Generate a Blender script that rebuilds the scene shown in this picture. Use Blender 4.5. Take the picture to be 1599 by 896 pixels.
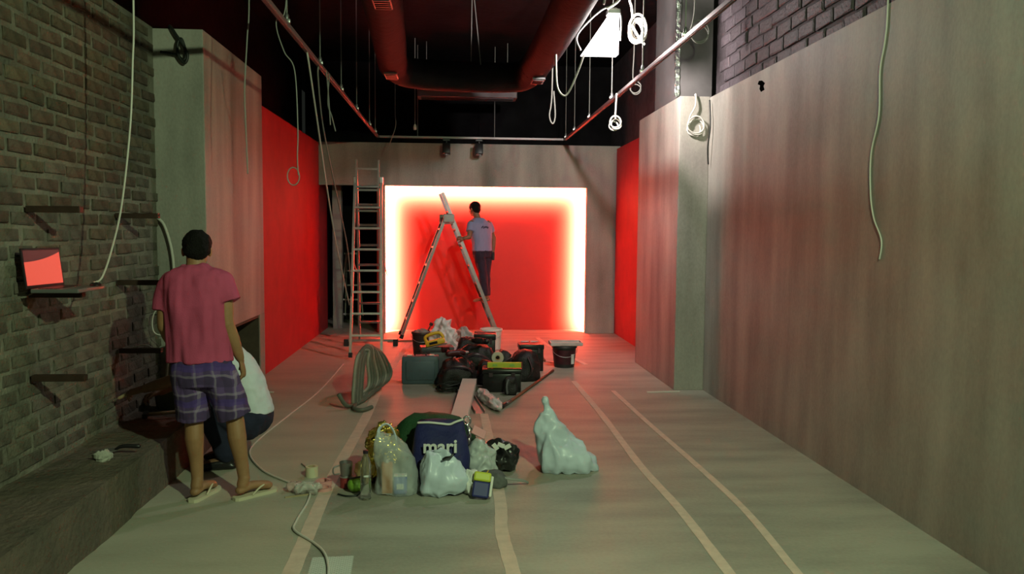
import bpy, bmesh, math, random
import numpy as np
from mathutils import Vector, Matrix, noise

for o in list(bpy.data.objects):
    bpy.data.objects.remove(o, do_unlink=True)
SC = bpy.context.scene
COL = SC.collection
rnd = random.Random(7)
PI = math.pi
V = Vector

# ---------------------------------------------------------------- camera
def make_camera():
    yaw, pitch, roll, H = math.radians(4.07), math.radians(-3.94), math.radians(0.45), 1.68
    fw = V((math.sin(yaw) * math.cos(pitch), math.cos(yaw) * math.cos(pitch), math.sin(pitch)))
    r = V((math.cos(yaw), -math.sin(yaw), 0)); u = r.cross(fw)
    c, s = math.cos(roll), math.sin(roll)
    r2, u2 = c * r + s * u, -s * r + c * u
    cam = bpy.data.cameras.new('camera')
    cam.sensor_width = 36.0
    cam.lens = 1250.0 / 1599.0 * 36.0
    cam.clip_start = 0.05
    o = bpy.data.objects.new('camera', cam)
    M = Matrix((r2, u2, -fw)).transposed().to_4x4()
    M.translation = V((0, 0, H))
    o.matrix_world = M
    COL.objects.link(o)
    SC.camera = o
make_camera()

# ---------------------------------------------------------------- world, lights, exposure
W = bpy.data.worlds.new('world'); SC.world = W
W.use_nodes = True
W.node_tree.nodes['Background'].inputs[0].default_value = (0.5, 0.55, 0.45, 1)
W.node_tree.nodes['Background'].inputs[1].default_value = 0.02

def light(name, kind, loc, power, color, rot=(0, 0, 0), **kw):
    l = bpy.data.lights.new(name, kind)
    l.energy = power; l.color = color
    for k, v in kw.items(): setattr(l, k, v)
    o = bpy.data.objects.new(name, l)
    o.location = loc; o.rotation_euler = rot
    COL.objects.link(o)
    return o
def aim(loc, tgt):
    return (V(tgt) - V(loc)).to_track_quat('-Z', 'Y').to_euler()
# flood lamp hanging by the ceiling duct (in view) and a second, greenish one nearer the shop front (out of view)
light('flood_lamp_light', 'POINT', (1.47, 7.68, 3.60), 115, (1.0, 0.89, 0.84), shadow_soft_size=0.06)
light('flood_lamp_beam', 'SPOT', (1.47, 7.68, 3.60), 430, (1.0, 0.89, 0.84), aim((1.47, 7.68, 3.60), (2.3, 10.0, 3.2)),
      shadow_soft_size=0.06, spot_size=math.radians(165), spot_blend=1.0)
light('shop_front_lamp', 'SPOT', (1.49, 1.0, 3.40), 600, (0.76, 1.0, 0.58), aim((1.49, 1.0, 3.40), (-0.55, 6.2, 0.9)),
      shadow_soft_size=0.045, spot_size=math.radians(132), spot_blend=1.0)
# LED strips hidden behind the lips of the lit niche, shining on its red back panel
LEDC = (1.0, 0.80, 0.44)
LEDS = math.radians(125)
R90 = (PI / 2, 0, 0)
light('led_side_light', 'AREA', (-1.17, 13.335, 1.2), 165, LEDC, R90, shape='RECTANGLE', size=0.05, size_y=2.4, spread=LEDS)
light('led_side_light', 'AREA', (2.205, 13.335, 1.2), 165, LEDC, R90, shape='RECTANGLE', size=0.05, size_y=2.4, spread=LEDS)
light('led_top_light', 'AREA', (0.52, 13.335, 2.425), 235, LEDC, R90, shape='RECTANGLE', size=3.4, size_y=0.05, spread=LEDS)

SC.view_settings.view_transform = 'Standard'
SC.view_settings.look = 'None'
SC.view_settings.exposure = 0.0
SC.view_settings.gamma = 1.0
SC.view_settings.use_curve_mapping = False

# ---------------------------------------------------------------- materials
MATS = {}
def mat(name, color, rough=0.6, metal=0.0, var=0.0, scale=4.0, stretch=(1, 1, 1), bump=0.0, bscale=None, spec=0.5,
        trans=0.0, emit=None, estr=0.0, rand=0.0, alpha=1.0, color2=None, ior=1.45, subs=0.0):
    if name in MATS: return MATS[name]
    m = bpy.data.materials.new(name); m.use_nodes = True
    nt = m.node_tree; N = nt.nodes; L = nt.links
    b = N['Principled BSDF']
    b.inputs['Base Color'].default_value = (*color, 1)
    b.inputs['Roughness'].default_value = rough
    b.inputs['Metallic'].default_value = metal
    b.inputs['Specular IOR Level'].default_value = spec
    b.inputs['IOR'].default_value = ior
    if trans: b.inputs['Transmission Weight'].default_value = trans
    if alpha < 1: b.inputs['Alpha'].default_value = alpha
    if emit:
        b.inputs['Emission Color'].default_value = (*emit, 1); b.inputs['Emission Strength'].default_value = estr
    if var or bump or rand or color2:
        tc = N.new('ShaderNodeTexCoord'); mp = N.new('ShaderNodeMapping')
        mp.inputs['Scale'].default_value = stretch
        L.new(tc.outputs['Object'], mp.inputs['Vector'])
        nz = N.new('ShaderNodeTexNoise'); nz.inputs['Scale'].default_value = scale; nz.inputs['Detail'].default_value = 6
        nz.inputs['Roughness'].default_value = 0.6
        L.new(mp.outputs[0], nz.inputs['Vector'])
        if var or color2 or rand:
            cr = N.new('ShaderNodeValToRGB')
            lo = tuple(max(0, c * (1 - var)) for c in color); hi = tuple(min(1, c * (1 + var)) for c in color)
            if color2: lo, hi = color, color2
            cr.color_ramp.elements[0].color = (*lo, 1); cr.color_ramp.elements[0].position = 0.32
            cr.color_ramp.elements[1].color = (*hi, 1); cr.color_ramp.elements[1].position = 0.68
            L.new(nz.outputs['Fac'], cr.inputs[0])
            out = cr.outputs[0]
            if rand:
                oi = N.new('ShaderNodeObjectInfo'); hs = N.new('ShaderNodeHueSaturation')
                mr = N.new('ShaderNodeMapRange'); mr.inputs['To Min'].default_value = 1 - rand; mr.inputs['To Max'].default_value = 1 + rand
                L.new(oi.outputs['Random'], mr.inputs['Value']); L.new(mr.outputs[0], hs.inputs['Value'])
                m2 = N.new('ShaderNodeMath'); m2.operation = 'MULTIPLY_ADD'
                m2.inputs[1].default_value = -0.05; m2.inputs[2].default_value = 0.525
                fr = N.new('ShaderNodeMath'); fr.operation = 'FRACT'; mu = N.new('ShaderNodeMath'); mu.operation = 'MULTIPLY'
                mu.inputs[1].default_value = 7.3
                L.new(oi.outputs['Random'], mu.inputs[0]); L.new(mu.outputs[0], fr.inputs[0]); L.new(fr.outputs[0], m2.inputs[0])
                L.new(m2.outputs[0], hs.inputs['Hue'])
                L.new(out, hs.inputs['Color']); out = hs.outputs[0]
            L.new(out, b.inputs['Base Color'])
        if bump:
            n2 = N.new('ShaderNodeTexNoise'); n2.inputs['Scale'].default_value = bscale or scale * 4; n2.inputs['Detail'].default_value = 5
            L.new(mp.outputs[0], n2.inputs['Vector'])
            bp = N.new('ShaderNodeBump'); bp.inputs['Strength'].default_value = bump; bp.inputs['Distance'].default_value = 0.02
            L.new(n2.outputs['Fac'], bp.inputs['Height']); L.new(bp.outputs[0], b.inputs['Normal'])
    MATS[name] = m
    return m

def streaky_cement(name, color):
    """trowelled micro-cement: broad clouds, soft vertical streaks, fine grain"""
    m = bpy.data.materials.new(name); m.use_nodes = True
    nt = m.node_tree; N = nt.nodes; L = nt.links; b = N['Principled BSDF']
    tc = N.new('ShaderNodeTexCoord')
    def nz(scale, st, detail):
        mp = N.new('ShaderNodeMapping'); mp.inputs['Scale'].default_value = st
        L.new(tc.outputs['Object'], mp.inputs['Vector'])
        n = N.new('ShaderNodeTexNoise'); n.inputs['Scale'].default_value = scale; n.inputs['Detail'].default_value = detail
        L.new(mp.outputs[0], n.inputs['Vector']); return n.outputs['Fac']
    a = nz(3.0, (1, 1, 0.14), 4); c = nz(1.3, (1, 1, 0.7), 5); g = nz(60, (1, 1, 0.6), 2)
    def math_(op, x, y):
        k = N.new('ShaderNodeMath'); k.operation = op
        for i, q in enumerate((x, y)):
            if isinstance(q, (int, float)): k.inputs[i].default_value = q
            else: L.new(q, k.inputs[i])
        return k.outputs[0]
    s = math_('ADD', math_('MULTIPLY', a, 0.5), math_('ADD', math_('MULTIPLY', c, 0.38), math_('MULTIPLY', g, 0.12)))
    cr = N.new('ShaderNodeValToRGB'); L.new(s, cr.inputs[0])
    cr.color_ramp.elements[0].position = 0.36; cr.color_ramp.elements[0].color = (*[q * 0.58 for q in color], 1)
    cr.color_ramp.elements[1].position = 0.66; cr.color_ramp.elements[1].color = (*[q * 1.4 for q in color], 1)
    L.new(cr.outputs[0], b.inputs['Base Color'])
    b.inputs['Roughness'].default_value = 0.62
    bp = N.new('ShaderNodeBump'); bp.inputs['Strength'].default_value = 0.12; bp.inputs['Distance'].default_value = 0.01
    L.new(g, bp.inputs['Height']); L.new(bp.outputs[0], b.inputs['Normal'])
    MATS[name] = m
    return m

def floor_mat():
    m = bpy.data.materials.new('cement_floor'); m.use_nodes = True
    nt = m.node_tree; N = nt.nodes; L = nt.links; b = N['Principled BSDF']
    tc = N.new('ShaderNodeTexCoord')
    def nz(scale, st, detail):
        mp = N.new('ShaderNodeMapping'); mp.inputs['Scale'].default_value = st
        L.new(tc.outputs['Object'], mp.inputs['Vector'])
        n = N.new('ShaderNodeTexNoise'); n.inputs['Scale'].default_value = scale; n.inputs['Detail'].default_value = detail
        L.new(mp.outputs[0], n.inputs['Vector']); return n.outputs['Fac']
    a = nz(2.2, (0.45, 1.6, 1), 6); g = nz(45, (1, 1, 1), 3)
    mx = N.new('ShaderNodeMath'); mx.operation = 'MULTIPLY_ADD'; mx.inputs[1].default_value = 0.25
    L.new(g, mx.inputs[0]); L.new(a, mx.inputs[2])
    cr = N.new('ShaderNodeValToRGB'); L.new(mx.outputs[0], cr.inputs[0])
    cr.color_ramp.elements[0].position = 0.42; cr.color_ramp.elements[0].color = (0.235, 0.225, 0.185, 1)
    cr.color_ramp.elements[1].position = 0.78; cr.color_ramp.elements[1].color = (0.36, 0.345, 0.285, 1)
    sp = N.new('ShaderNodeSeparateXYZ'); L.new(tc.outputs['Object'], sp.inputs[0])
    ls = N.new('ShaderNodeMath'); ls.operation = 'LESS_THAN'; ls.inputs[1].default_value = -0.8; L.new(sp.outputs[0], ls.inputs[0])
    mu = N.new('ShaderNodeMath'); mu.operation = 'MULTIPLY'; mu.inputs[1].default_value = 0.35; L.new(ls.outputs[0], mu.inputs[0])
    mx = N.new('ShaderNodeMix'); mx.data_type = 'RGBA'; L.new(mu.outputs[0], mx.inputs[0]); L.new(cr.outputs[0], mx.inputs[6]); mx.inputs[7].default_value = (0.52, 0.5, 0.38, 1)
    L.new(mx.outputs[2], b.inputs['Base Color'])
    b.inputs['Roughness'].default_value = 0.56
    bp = N.new('ShaderNodeBump'); bp.inputs['Strength'].default_value = 0.15; bp.inputs['Distance'].default_value = 0.01
    L.new(g, bp.inputs['Height']); L.new(bp.outputs[0], b.inputs['Normal'])
    return m

def plaid(name, base, dark, lite, scale=9.0):
    m = bpy.data.materials.new(name); m.use_nodes = True
    nt = m.node_tree; N = nt.nodes; L = nt.links; b = N['Principled BSDF']; b.inputs['Roughness'].default_value = 0.9
    tc = N.new('ShaderNodeTexCoord')
    wn = N.new('ShaderNodeTexNoise'); wn.inputs['Scale'].default_value = 6; L.new(tc.outputs['Object'], wn.inputs['Vector'])
    vm = N.new('ShaderNodeVectorMath'); vm.operation = 'MULTIPLY_ADD'; vm.inputs[1].default_value = (0.09, 0.09, 0.09)
    L.new(wn.outputs['Color'], vm.inputs[0]); L.new(tc.outputs['Object'], vm.inputs[2])
    sep = N.new('ShaderNodeSeparateXYZ'); L.new(vm.outputs[0], sep.inputs[0])
    cur = None
    def band(sock, freq, phase, width):
        a = N.new('ShaderNodeMath'); a.operation = 'MULTIPLY_ADD'; a.inputs[1].default_value = freq; a.inputs[2].default_value = phase + 50
        L.new(sock, a.inputs[0])
        f = N.new('ShaderNodeMath'); f.operation = 'FRACT'; L.new(a.outputs[0], f.inputs[0])
        c = N.new('ShaderNodeMath'); c.operation = 'LESS_THAN'; c.inputs[1].default_value = width; L.new(f.outputs[0], c.inputs[0])
        return c.outputs[0]
    col = N.new('ShaderNodeRGB'); col.outputs[0].default_value = (*base, 1); cur = col.outputs[0]
    def over(fac, c, k):
        nonlocal cur
        mu = N.new('ShaderNodeMath'); mu.operation = 'MULTIPLY'; mu.inputs[1].default_value = k; L.new(fac, mu.inputs[0])
        mx = N.new('ShaderNodeMix'); mx.data_type = 'RGBA'
        L.new(mu.outputs[0], mx.inputs[0]); L.new(cur, mx.inputs[6]); mx.inputs[7].default_value = (*c, 1)
        cur = mx.outputs[2]
    over(band(sep.outputs[2], scale, 0.0, 0.42), dark, 0.6)
    over(band(sep.outputs[0], scale, 0.3, 0.42), dark, 0.6)
    over(band(sep.outputs[2], scale, 0.55, 0.14), lite, 0.3)
    over(band(sep.outputs[0], scale, 0.8, 0.12), lite, 0.3)
    over(band(sep.outputs[2], scale * 0.5, 0.1, 0.2), (0.06, 0.03, 0.2), 0.6)
    L.new(cur, b.inputs['Base Color'])
    return m

def printed_paper():
    m = bpy.data.materials.new('printed_paper'); m.use_nodes = True
    nt = m.node_tree; N = nt.nodes; L = nt.links; b = N['Principled BSDF']; b.inputs['Roughness'].default_value = 0.85
    tc = N.new('ShaderNodeTexCoord'); br = N.new('ShaderNodeTexBrick')
    br.inputs['Color1'].default_value = (0.62, 0.62, 0.58, 1); br.inputs['Color2'].default_value = (0.55, 0.56, 0.52, 1)
    br.inputs['Mortar'].default_value = (0.36, 0.38, 0.34, 1)
    br.inputs['Scale'].default_value = 22; br.inputs['Mortar Size'].default_value = 0.05
    L.new(tc.outputs['Object'], br.inputs['Vector']); L.new(br.outputs[0], b.inputs['Base Color'])
    return m

cement = streaky_cement('grey_cement', (0.315, 0.30, 0.265))
M_floor = floor_mat()
red_wall = mat('red_paint', (0.42, 0.018, 0.026), 0.62, var=0.14, scale=3.0, bump=0.05)
red_panel = mat('red_panel', (0.5, 0.028, 0.022), 0.55, var=0.04, scale=2.0)
black_paint = mat('black_paint', (0.007, 0.0065, 0.0075), 0.85, spec=0.12, var=0.4, scale=2.5, bump=0.3)
dark_paint = mat('dark_paint', (0.015, 0.012, 0.014), 0.75, spec=0.2, var=0.3, scale=3.0, bump=0.3)
brick_m = mat('old_brick', (0.088, 0.068, 0.047), 0.92, var=0.4, scale=9.0, bump=0.6, bscale=45, rand=0.3)
dusty_brick_m = mat('dusty_brick', (0.105, 0.093, 0.072), 0.95, var=0.4, scale=6.0, bump=0.7, bscale=40, rand=0.2)
mortar_m = mat('mortar', (0.145, 0.138, 0.108), 0.95, var=0.5, scale=2.2, bump=0.7, bscale=40)
pbrick_m = mat('painted_brick', (0.085, 0.07, 0.078), 0.6, var=0.2, scale=7.0, bump=0.6, bscale=40, rand=0.12)
pmortar_m = mat('painted_mortar', (0.055, 0.045, 0.05), 0.8, var=0.3, scale=7.0, bump=0.6)
rubble_m = mat('dusty_masonry', (0.075, 0.066, 0.05), 0.95, var=0.0, scale=2.6, bump=0.9, bscale=26, color2=(0.14, 0.108, 0.08))
alu = mat('aluminium', (0.5, 0.48, 0.47), 0.36, 0.9, var=0.12, scale=12)
alu_dull = mat('dull_aluminium', (0.3, 0.29, 0.285), 0.42, 0.85, var=0.12, scale=12)
alu_dark = mat('silhouette_aluminium', (0.24, 0.215, 0.21), 0.45, 0.8, var=0.12, scale=12)  # stepladder metal, its dim red-lit silhouette put into the colour
steel = mat('galvanised_steel', (0.5, 0.5, 0.5), 0.35, 0.9)
black_metal = mat('black_metal', (0.02, 0.02, 0.022), 0.4, 0.3)
rail_m = mat('track_aluminium', (0.2, 0.17, 0.175), 0.4, 0.35)
rubber = mat('black_rubber', (0.015, 0.014, 0.014), 0.75)
white_cable = mat('white_cable', (0.55, 0.53, 0.48), 0.5)
grey_cable = mat('grey_cable', (0.24, 0.24, 0.22), 0.55)
black_cable = mat('black_cable', (0.012, 0.014, 0.012), 0.5)
black_fabric = mat('black_nylon', (0.014, 0.011, 0.012), 0.5, var=0.3, scale=20, bump=0.4, bscale=90)
black_plastic = mat('black_plastic', (0.012, 0.011, 0.012), 0.33)
blue_plastic = mat('slate_blue_plastic', (0.075, 0.105, 0.13), 0.5, var=0.1, scale=8)
yellow_plastic = mat('yellow_plastic', (0.72, 0.42, 0.03), 0.45)
lime_plastic = mat('lime_plastic', (0.5, 0.55, 0.05), 0.45)
white_plastic = mat('white_plastic', (0.62, 0.62, 0.57), 0.45)
white_bag = mat('white_bag_plastic', (0.54, 0.61, 0.70), 0.36, var=0.1, scale=5, subs=0.1)
thin_bag = mat('thin_bag_plastic', (0.56, 0.6, 0.6), 0.3, alpha=0.42, var=0.06, scale=6)
film_m = mat('crumpled_film', (0.68, 0.6, 0.6), 0.3, var=0.15, scale=6)
board_m = mat('pale_board', (0.7, 0.56, 0.52), 0.65, var=0.05, scale=3)
tape_m = mat('masking_tape', (0.58, 0.45, 0.37), 0.7, var=0.1, scale=14)
skin_m = mat('tanned_skin', (0.30, 0.155, 0.075), 0.55, var=0.1, scale=14)
skin_dark = mat('brown_skin', (0.2, 0.1, 0.055), 0.55, var=0.1, scale=14)
hair_m = mat('black_hair', (0.006, 0.005, 0.0045), 0.75, spec=0.2, bump=0.8, bscale=120, scale=30)
eye_m = mat('eye_white', (0.7, 0.68, 0.64), 0.3)
pink_cotton = mat('raspberry_cotton', (0.44, 0.062, 0.135), 0.9, var=0.1, scale=6, bump=0.15, bscale=150)
blue_cotton = mat('pale_blue_cotton', (0.25, 0.25, 0.4), 0.9, var=0.06, scale=6)
white_cotton = mat('white_cotton', (0.62, 0.66, 0.72), 0.9, var=0.05, scale=6)
navy_denim = mat('navy_denim', (0.012, 0.014, 0.035), 0.9, var=0.25, scale=10)
dark_denim = mat('dark_trousers', (0.03, 0.018, 0.035), 0.9, var=0.25, scale=10)
shorts_m = plaid('plaid_cotton', (0.1, 0.055, 0.17), (0.035, 0.02, 0.06), (0.36, 0.3, 0.36))
green_cloth = mat('dark_green_cloth', (0.008, 0.05, 0.014), 0.75, var=0.25, scale=5, bump=0.2, bscale=60)
navy_cloth = mat('navy_cloth', (0.012, 0.014, 0.085), 0.7, var=0.2, scale=5, bump=0.2, bscale=60)
gold_foil = mat('gold_foil', (0.75, 0.55, 0.12), 0.22, 0.9, var=0.2, scale=20)
silver_foil = mat('silver_foil', (0.72, 0.72, 0.74), 0.2, 0.95, bump=0.6, bscale=40, scale=10)
wood_red = mat('reddish_wood', (0.26, 0.075, 0.04), 0.5, var=0.25, scale=3, stretch=(1, 1, 12))
wood_pale = mat('pale_wood', (0.42, 0.33, 0.19), 0.65, var=0.2, scale=6)
hose_m = mat('grey_green_hose', (0.12, 0.125, 0.095), 0.6, var=0.15, scale=12)
hose_pale = mat('pale_hose', (0.26, 0.25, 0.2), 0.55, var=0.15, scale=12)
stone_m = mat('pale_stone', (0.36, 0.36, 0.3), 0.9, var=0.25, scale=12, bump=0.6)
clear_pet = mat('clear_plastic', (0.92, 0.95, 0.95), 0.05, trans=0.95, ior=1.2)
grey_mesh = mat('grey_mesh_cloth', (0.09, 0.095, 0.09), 0.7, var=0.2, scale=30)
orange_print = mat('orange_print', (0.6, 0.22, 0.03), 0.5)
blue_print = mat('blue_print', (0.06, 0.12, 0.45), 0.5)
pink_plastic = mat('pink_plastic', (0.62, 0.3, 0.28), 0.5)
red_plastic = mat('dull_red_plastic', (0.25, 0.03, 0.03), 0.5)
green_plastic = mat('apple_green_plastic', (0.16, 0.3, 0.03), 0.45)
beige_flipflop = mat('cream_rubber', (0.55, 0.5, 0.36), 0.7)
paper_m = printed_paper()
white_paper = mat('white_paper', (0.66, 0.66, 0.63), 0.8)
def lamp_glare_glass():  # lets the lamp light through and adds the white of its glare
    m = bpy.data.materials.new('lamp_glare_glass'); m.use_nodes = True
    nt = m.node_tree; nt.nodes.clear()
    o = nt.nodes.new('ShaderNodeOutputMaterial'); a = nt.nodes.new('ShaderNodeAddShader')
    t = nt.nodes.new('ShaderNodeBsdfTransparent'); t.inputs[0].default_value = (0.72, 0.72, 0.72, 1)
    e = nt.nodes.new('ShaderNodeEmission'); e.inputs[0].default_value = (1.0, 0.9, 0.9, 1); e.inputs[1].default_value = 4.0
    nt.links.new(t.outputs[0], a.inputs[0]); nt.links.new(e.outputs[0], a.inputs[1]); nt.links.new(a.outputs[0], o.inputs[0])
    return m
lamp_glow = lamp_glare_glass()
led_glow = mat('led_diffuser', (1, 1, 1), 0.4, emit=(1.0, 0.9, 0.75), estr=6)
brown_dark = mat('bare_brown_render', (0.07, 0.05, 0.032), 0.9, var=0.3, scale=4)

def screen_mat():
    """lit laptop screen: a coral field with a darker curved band along its top"""
    m = bpy.data.materials.new('laptop_screen'); m.use_nodes = True
    nt = m.node_tree; N = nt.nodes; L = nt.links; b = N['Principled BSDF']
    b.inputs['Base Color'].default_value = (0.02, 0.02, 0.02, 1); b.inputs['Roughness'].default_value = 0.3
    tc = N.new('ShaderNodeTexCoord'); sp = N.new('ShaderNodeSeparateXYZ'); L.new(tc.outputs['Object'], sp.inputs[0])
    def mt(op, x, y):
        k = N.new('ShaderNodeMath'); k.operation = op
        for i, q in enumerate((x, y)):
            if isinstance(q, (int, float)): k.inputs[i].default_value = q
            else: L.new(q, k.inputs[i])
        return k.outputs[0]
    # border height over the base: rises towards +Y, z = 0.138 + 2.2 (y+0.16)^2 * 0.25
    y2 = mt('ADD', sp.outputs[1], 0.16)
    edge = mt('ADD', 0.145, mt('MULTIPLY', mt('MULTIPLY', y2, y2), 0.5))
    f = mt('GREATER_THAN', sp.outputs[2], edge)
    mx = N.new('ShaderNodeMix'); mx.data_type = 'RGBA'; L.new(f, mx.inputs[0])
    mx.inputs[6].default_value = (0.85, 0.105, 0.065, 1); mx.inputs[7].default_value = (0.07, 0.018, 0.018, 1)
    L.new(mx.outputs[2], b.inputs['Emission Color']); b.inputs['Emission Strength'].default_value = 0.9
    return m
screen_m = screen_mat()

# ---------------------------------------------------------------- mesh helpers
class MB:
    def __init__(s): s.v = []; s.f = []; s.m = []
    def add(s, vs, fs, mi=0):
        o = len(s.v); s.v += [tuple(p) for p in vs]; s.f += [tuple(i + o for i in f) for f in fs]; s.m += [mi] * len(fs)
    def box(s, c, d, rot=None, mi=0, bev=0.0):
        hx, hy, hz = (q / 2 for q in d)
        if bev <= 0:
            vs = [V((x, y, z)) for x in (-hx, hx) for y in (-hy, hy) for z in (-hz, hz)]
            fs = [(0, 1, 3, 2), (4, 6, 7, 5), (0, 4, 5, 1), (2, 3, 7, 6), (0, 2, 6, 4), (1, 5, 7, 3)]
        else:
            bm = bmesh.new(); bmesh.ops.create_cube(bm, size=1)
            bmesh.ops.scale(bm, vec=d, verts=bm.verts)
            bmesh.ops.bevel(bm, geom=bm.edges[:], offset=min(bev, min(d) * 0.45), segments=2, affect='EDGES', profile=0.5)
            bm.verts.index_update()
            vs = [p.co.copy() for p in bm.verts]; fs = [tuple(q.index for q in f.verts) for f in bm.faces]; bm.free()
        if rot is not None: vs = [rot @ p for p in vs]
        s.add([p + V(c) for p in vs], fs, mi); return s
    def bar(s, a, b, w, t, up=(0, 0, 1), mi=0):
        """rectangular bar from a to b; w across, t along 'up'"""
        a, b = V(a), V(b); d = (b - a); L_ = d.length; d.normalize()
        x = d.cross(V(up))
        if x.length < 1e-5: x = d.cross(V((1, 0, 0)))
        x.normalize(); z = x.cross(d)
        R = Matrix((x, d, z)).transposed()
        return s.box((a + b) / 2, (w, L_, t), R, mi)
    def tube(s, pts, r, n=8, mi=0, closed=False, cap=True, flat=1.0, side=None):
        pts = [V(p) for p in pts]; k = len(pts)
        rs = r if isinstance(r, (list, tuple)) else [r] * k
        T = []
        for i in range(k):
            if closed: t = pts[(i + 1) % k] - pts[i - 1]
            else: t = pts[min(i + 1, k - 1)] - pts[max(i - 1, 0)]
            T.append(t.normalized() if t.length > 1e-9 else V((0, 0, 1)))
        x = V(side) if side else T[0].orthogonal()
        vs = []; fs = []
        for i in range(k):
            x = x - T[i] * x.dot(T[i])
            if x.length < 1e-6: x = T[i].orthogonal()
            x.normalize(); y = T[i].cross(x)
            for j in range(n):
                a = 2 * PI * j / n
                vs.append(pts[i] + x * (rs[i] * math.cos(a)) + y * (rs[i] * flat * math.sin(a)))
        for i in range(k if closed else k - 1):
            for j in range(n):
                a, b_ = i * n + j, i * n + (j + 1) % n
                c, d = ((i + 1) % k) * n + (j + 1) % n, ((i + 1) % k) * n + j
                fs.append((a, b_, c, d))
        if cap and not closed:
            fs.append(tuple(range(n - 1, -1, -1))); fs.append(tuple((k - 1) * n + j for j in range(n)))
        s.add(vs, fs, mi); return s
    def limb(s, pts, rs, n=14, flat=1.0, side=None, mi=0):
        """smooth tapering limb with rounded ends"""
        P, R_ = resample(pts, rs, 4)
        a = (P[0] - P[1]).normalized(); b = (P[-1] - P[-2]).normalized()
        pre = [(P[0] + a * R_[0] * c, R_[0] * q) for c, q in ((0.85, 0.35), (0.6, 0.75))]
        post = [(P[-1] + b * R_[-1] * c, R_[-1] * q) for c, q in ((0.6, 0.75), (0.85, 0.35))]
        P = [p for p, _ in pre] + P + [p for p, _ in post]; R_ = [q for _, q in pre] + R_ + [q for _, q in post]
        return s.tube(P, R_, n, mi, flat=flat, side=side)
    def loft(s, rings, n=28, power=2.0, mi=0):
        """rings: (cx, cy, cz, rx, ry) stacked upward, super-ellipse sections"""
        vs = []; fs = []
        for (cx, cy, cz, rx, ry) in rings:
            for j in range(n):
                a = 2 * PI * j / n; c, q = math.cos(a), math.sin(a)
                vs.append((cx + rx * math.copysign(abs(c) ** (2 / power), c), cy + ry * math.copysign(abs(q) ** (2 / power), q), cz))
        for i in range(len(rings) - 1):
            for j in range(n):
                fs.append((i * n + j, i * n + (j + 1) % n, (i + 1) * n + (j + 1) % n, (i + 1) * n + j))
        fs.append(tuple(range(n - 1, -1, -1))); fs.append(tuple((len(rings) - 1) * n + j for j in range(n)))
        s.add(vs, fs, mi); return s
    def lathe(s, c, prof, n=24, mi=0, axis='z', cap=True):
        vs = []; fs = []
        for (r, h) in prof:
            for j in range(n):
                a = 2 * PI * j / n
                p = (r * math.cos(a), r * math.sin(a), h)
                if axis == 'x': p = (p[2], p[0], p[1])
                if axis == 'y': p = (p[0], -p[2], p[1]) if False else (p[0], p[2], -p[1])
                vs.append(V(c) + V(p))
        for i in range(len(prof) - 1):
            for j in range(n):
                fs.append((i * n + j, i * n + (j + 1) % n, (i + 1) * n + (j + 1) % n, (i + 1) * n + j))
        if cap:
            fs.append(tuple(range(n - 1, -1, -1))); fs.append(tuple((len(prof) - 1) * n + j for j in range(n)))
        s.add(vs, fs, mi); return s
    def ell(s, c, r, rot=None, n=20, m=12, mi=0):
        vs = [V((0, 0, -r[2]))]; fs = []
        for i in range(1, m):
            a = -PI / 2 + PI * i / m
            for j in range(n):
                b_ = 2 * PI * j / n
                vs.append(V((r[0] * math.cos(a) * math.cos(b_), r[1] * math.cos(a) * math.sin(b_), r[2] * math.sin(a))))
        vs.append(V((0, 0, r[2])))
        for j in range(n): fs.append((0, 1 + (j + 1) % n, 1 + j))
        for i in range(m - 2):
            for j in range(n):
                a = 1 + i * n + j; b_ = 1 + i * n + (j + 1) % n
                fs.append((a, b_, b_ + n, a + n))
        t = len(vs) - 1
        for j in range(n): fs.append((t, 1 + (m - 2) * n + j, 1 + (m - 2) * n + (j + 1) % n))
        if rot is not None: vs = [rot @ p for p in vs]
        s.add([p + V(c) for p in vs], fs, mi); return s
    def mesh(s, name, mats):
        me = bpy.data.meshes.new(name)
        me.from_pydata(s.v, [], s.f); me.validate()
        for m in (mats if isinstance(mats, (list, tuple)) else [mats]): me.materials.append(m)
        if len(me.polygons) == len(s.m): me.polygons.foreach_set('material_index', s.m)
        return me
    def build(s, name, mats, parent=None, smooth=False, loc=None):
        me = s.mesh(name, mats)
        return link(name, me, parent, smooth, loc)

def link(name, me, parent=None, smooth=False, loc=None):
    if smooth == 'auto':
        me.polygons.foreach_set('use_smooth', [True] * len(me.polygons))
        try: me.set_sharp_from_angle(angle=math.radians(40))
        except Exception: pass
    elif smooth: me.polygons.foreach_set('use_smooth', [True] * len(me.polygons))
    o = bpy.data.objects.new(name, me); COL.objects.link(o)
    if parent is not None:
        o.parent = parent
        if parent.type == 'EMPTY' or True:
            o.location = -V(parent.get('_loc', (0, 0, 0))) if loc is None else loc
    elif loc is not None: o.location = loc
    return o

def resample(pts, rs, k=6, closed=False):
    pts = [V(p) for p in pts]; n = len(pts); P = []; R_ = []
    if not isinstance(rs, (list, tuple)): rs = [rs] * n
    seg = n if closed else n - 1
    for i in range(seg):
        if closed: p0, p1, p2, p3 = pts[i - 1], pts[i], pts[(i + 1) % n], pts[(i + 2) % n]
        else: p0, p1, p2, p3 = pts[max(i - 1, 0)], pts[i], pts[i + 1], pts[min(i + 2, n - 1)]
        for j in range(k):
            t = j / k
            P.append(0.5 * ((2 * p1) + (p2 - p0) * t + (2 * p0 - 5 * p1 + 4 * p2 - p3) * t * t + (3 * p1 - p0 - 3 * p2 + p3) * t ** 3))
            R_.append(rs[i] * (1 - t) + rs[(i + 1) % n] * t)
    if not closed: P.append(pts[-1]); R_.append(rs[-1])
    return P, R_

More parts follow.
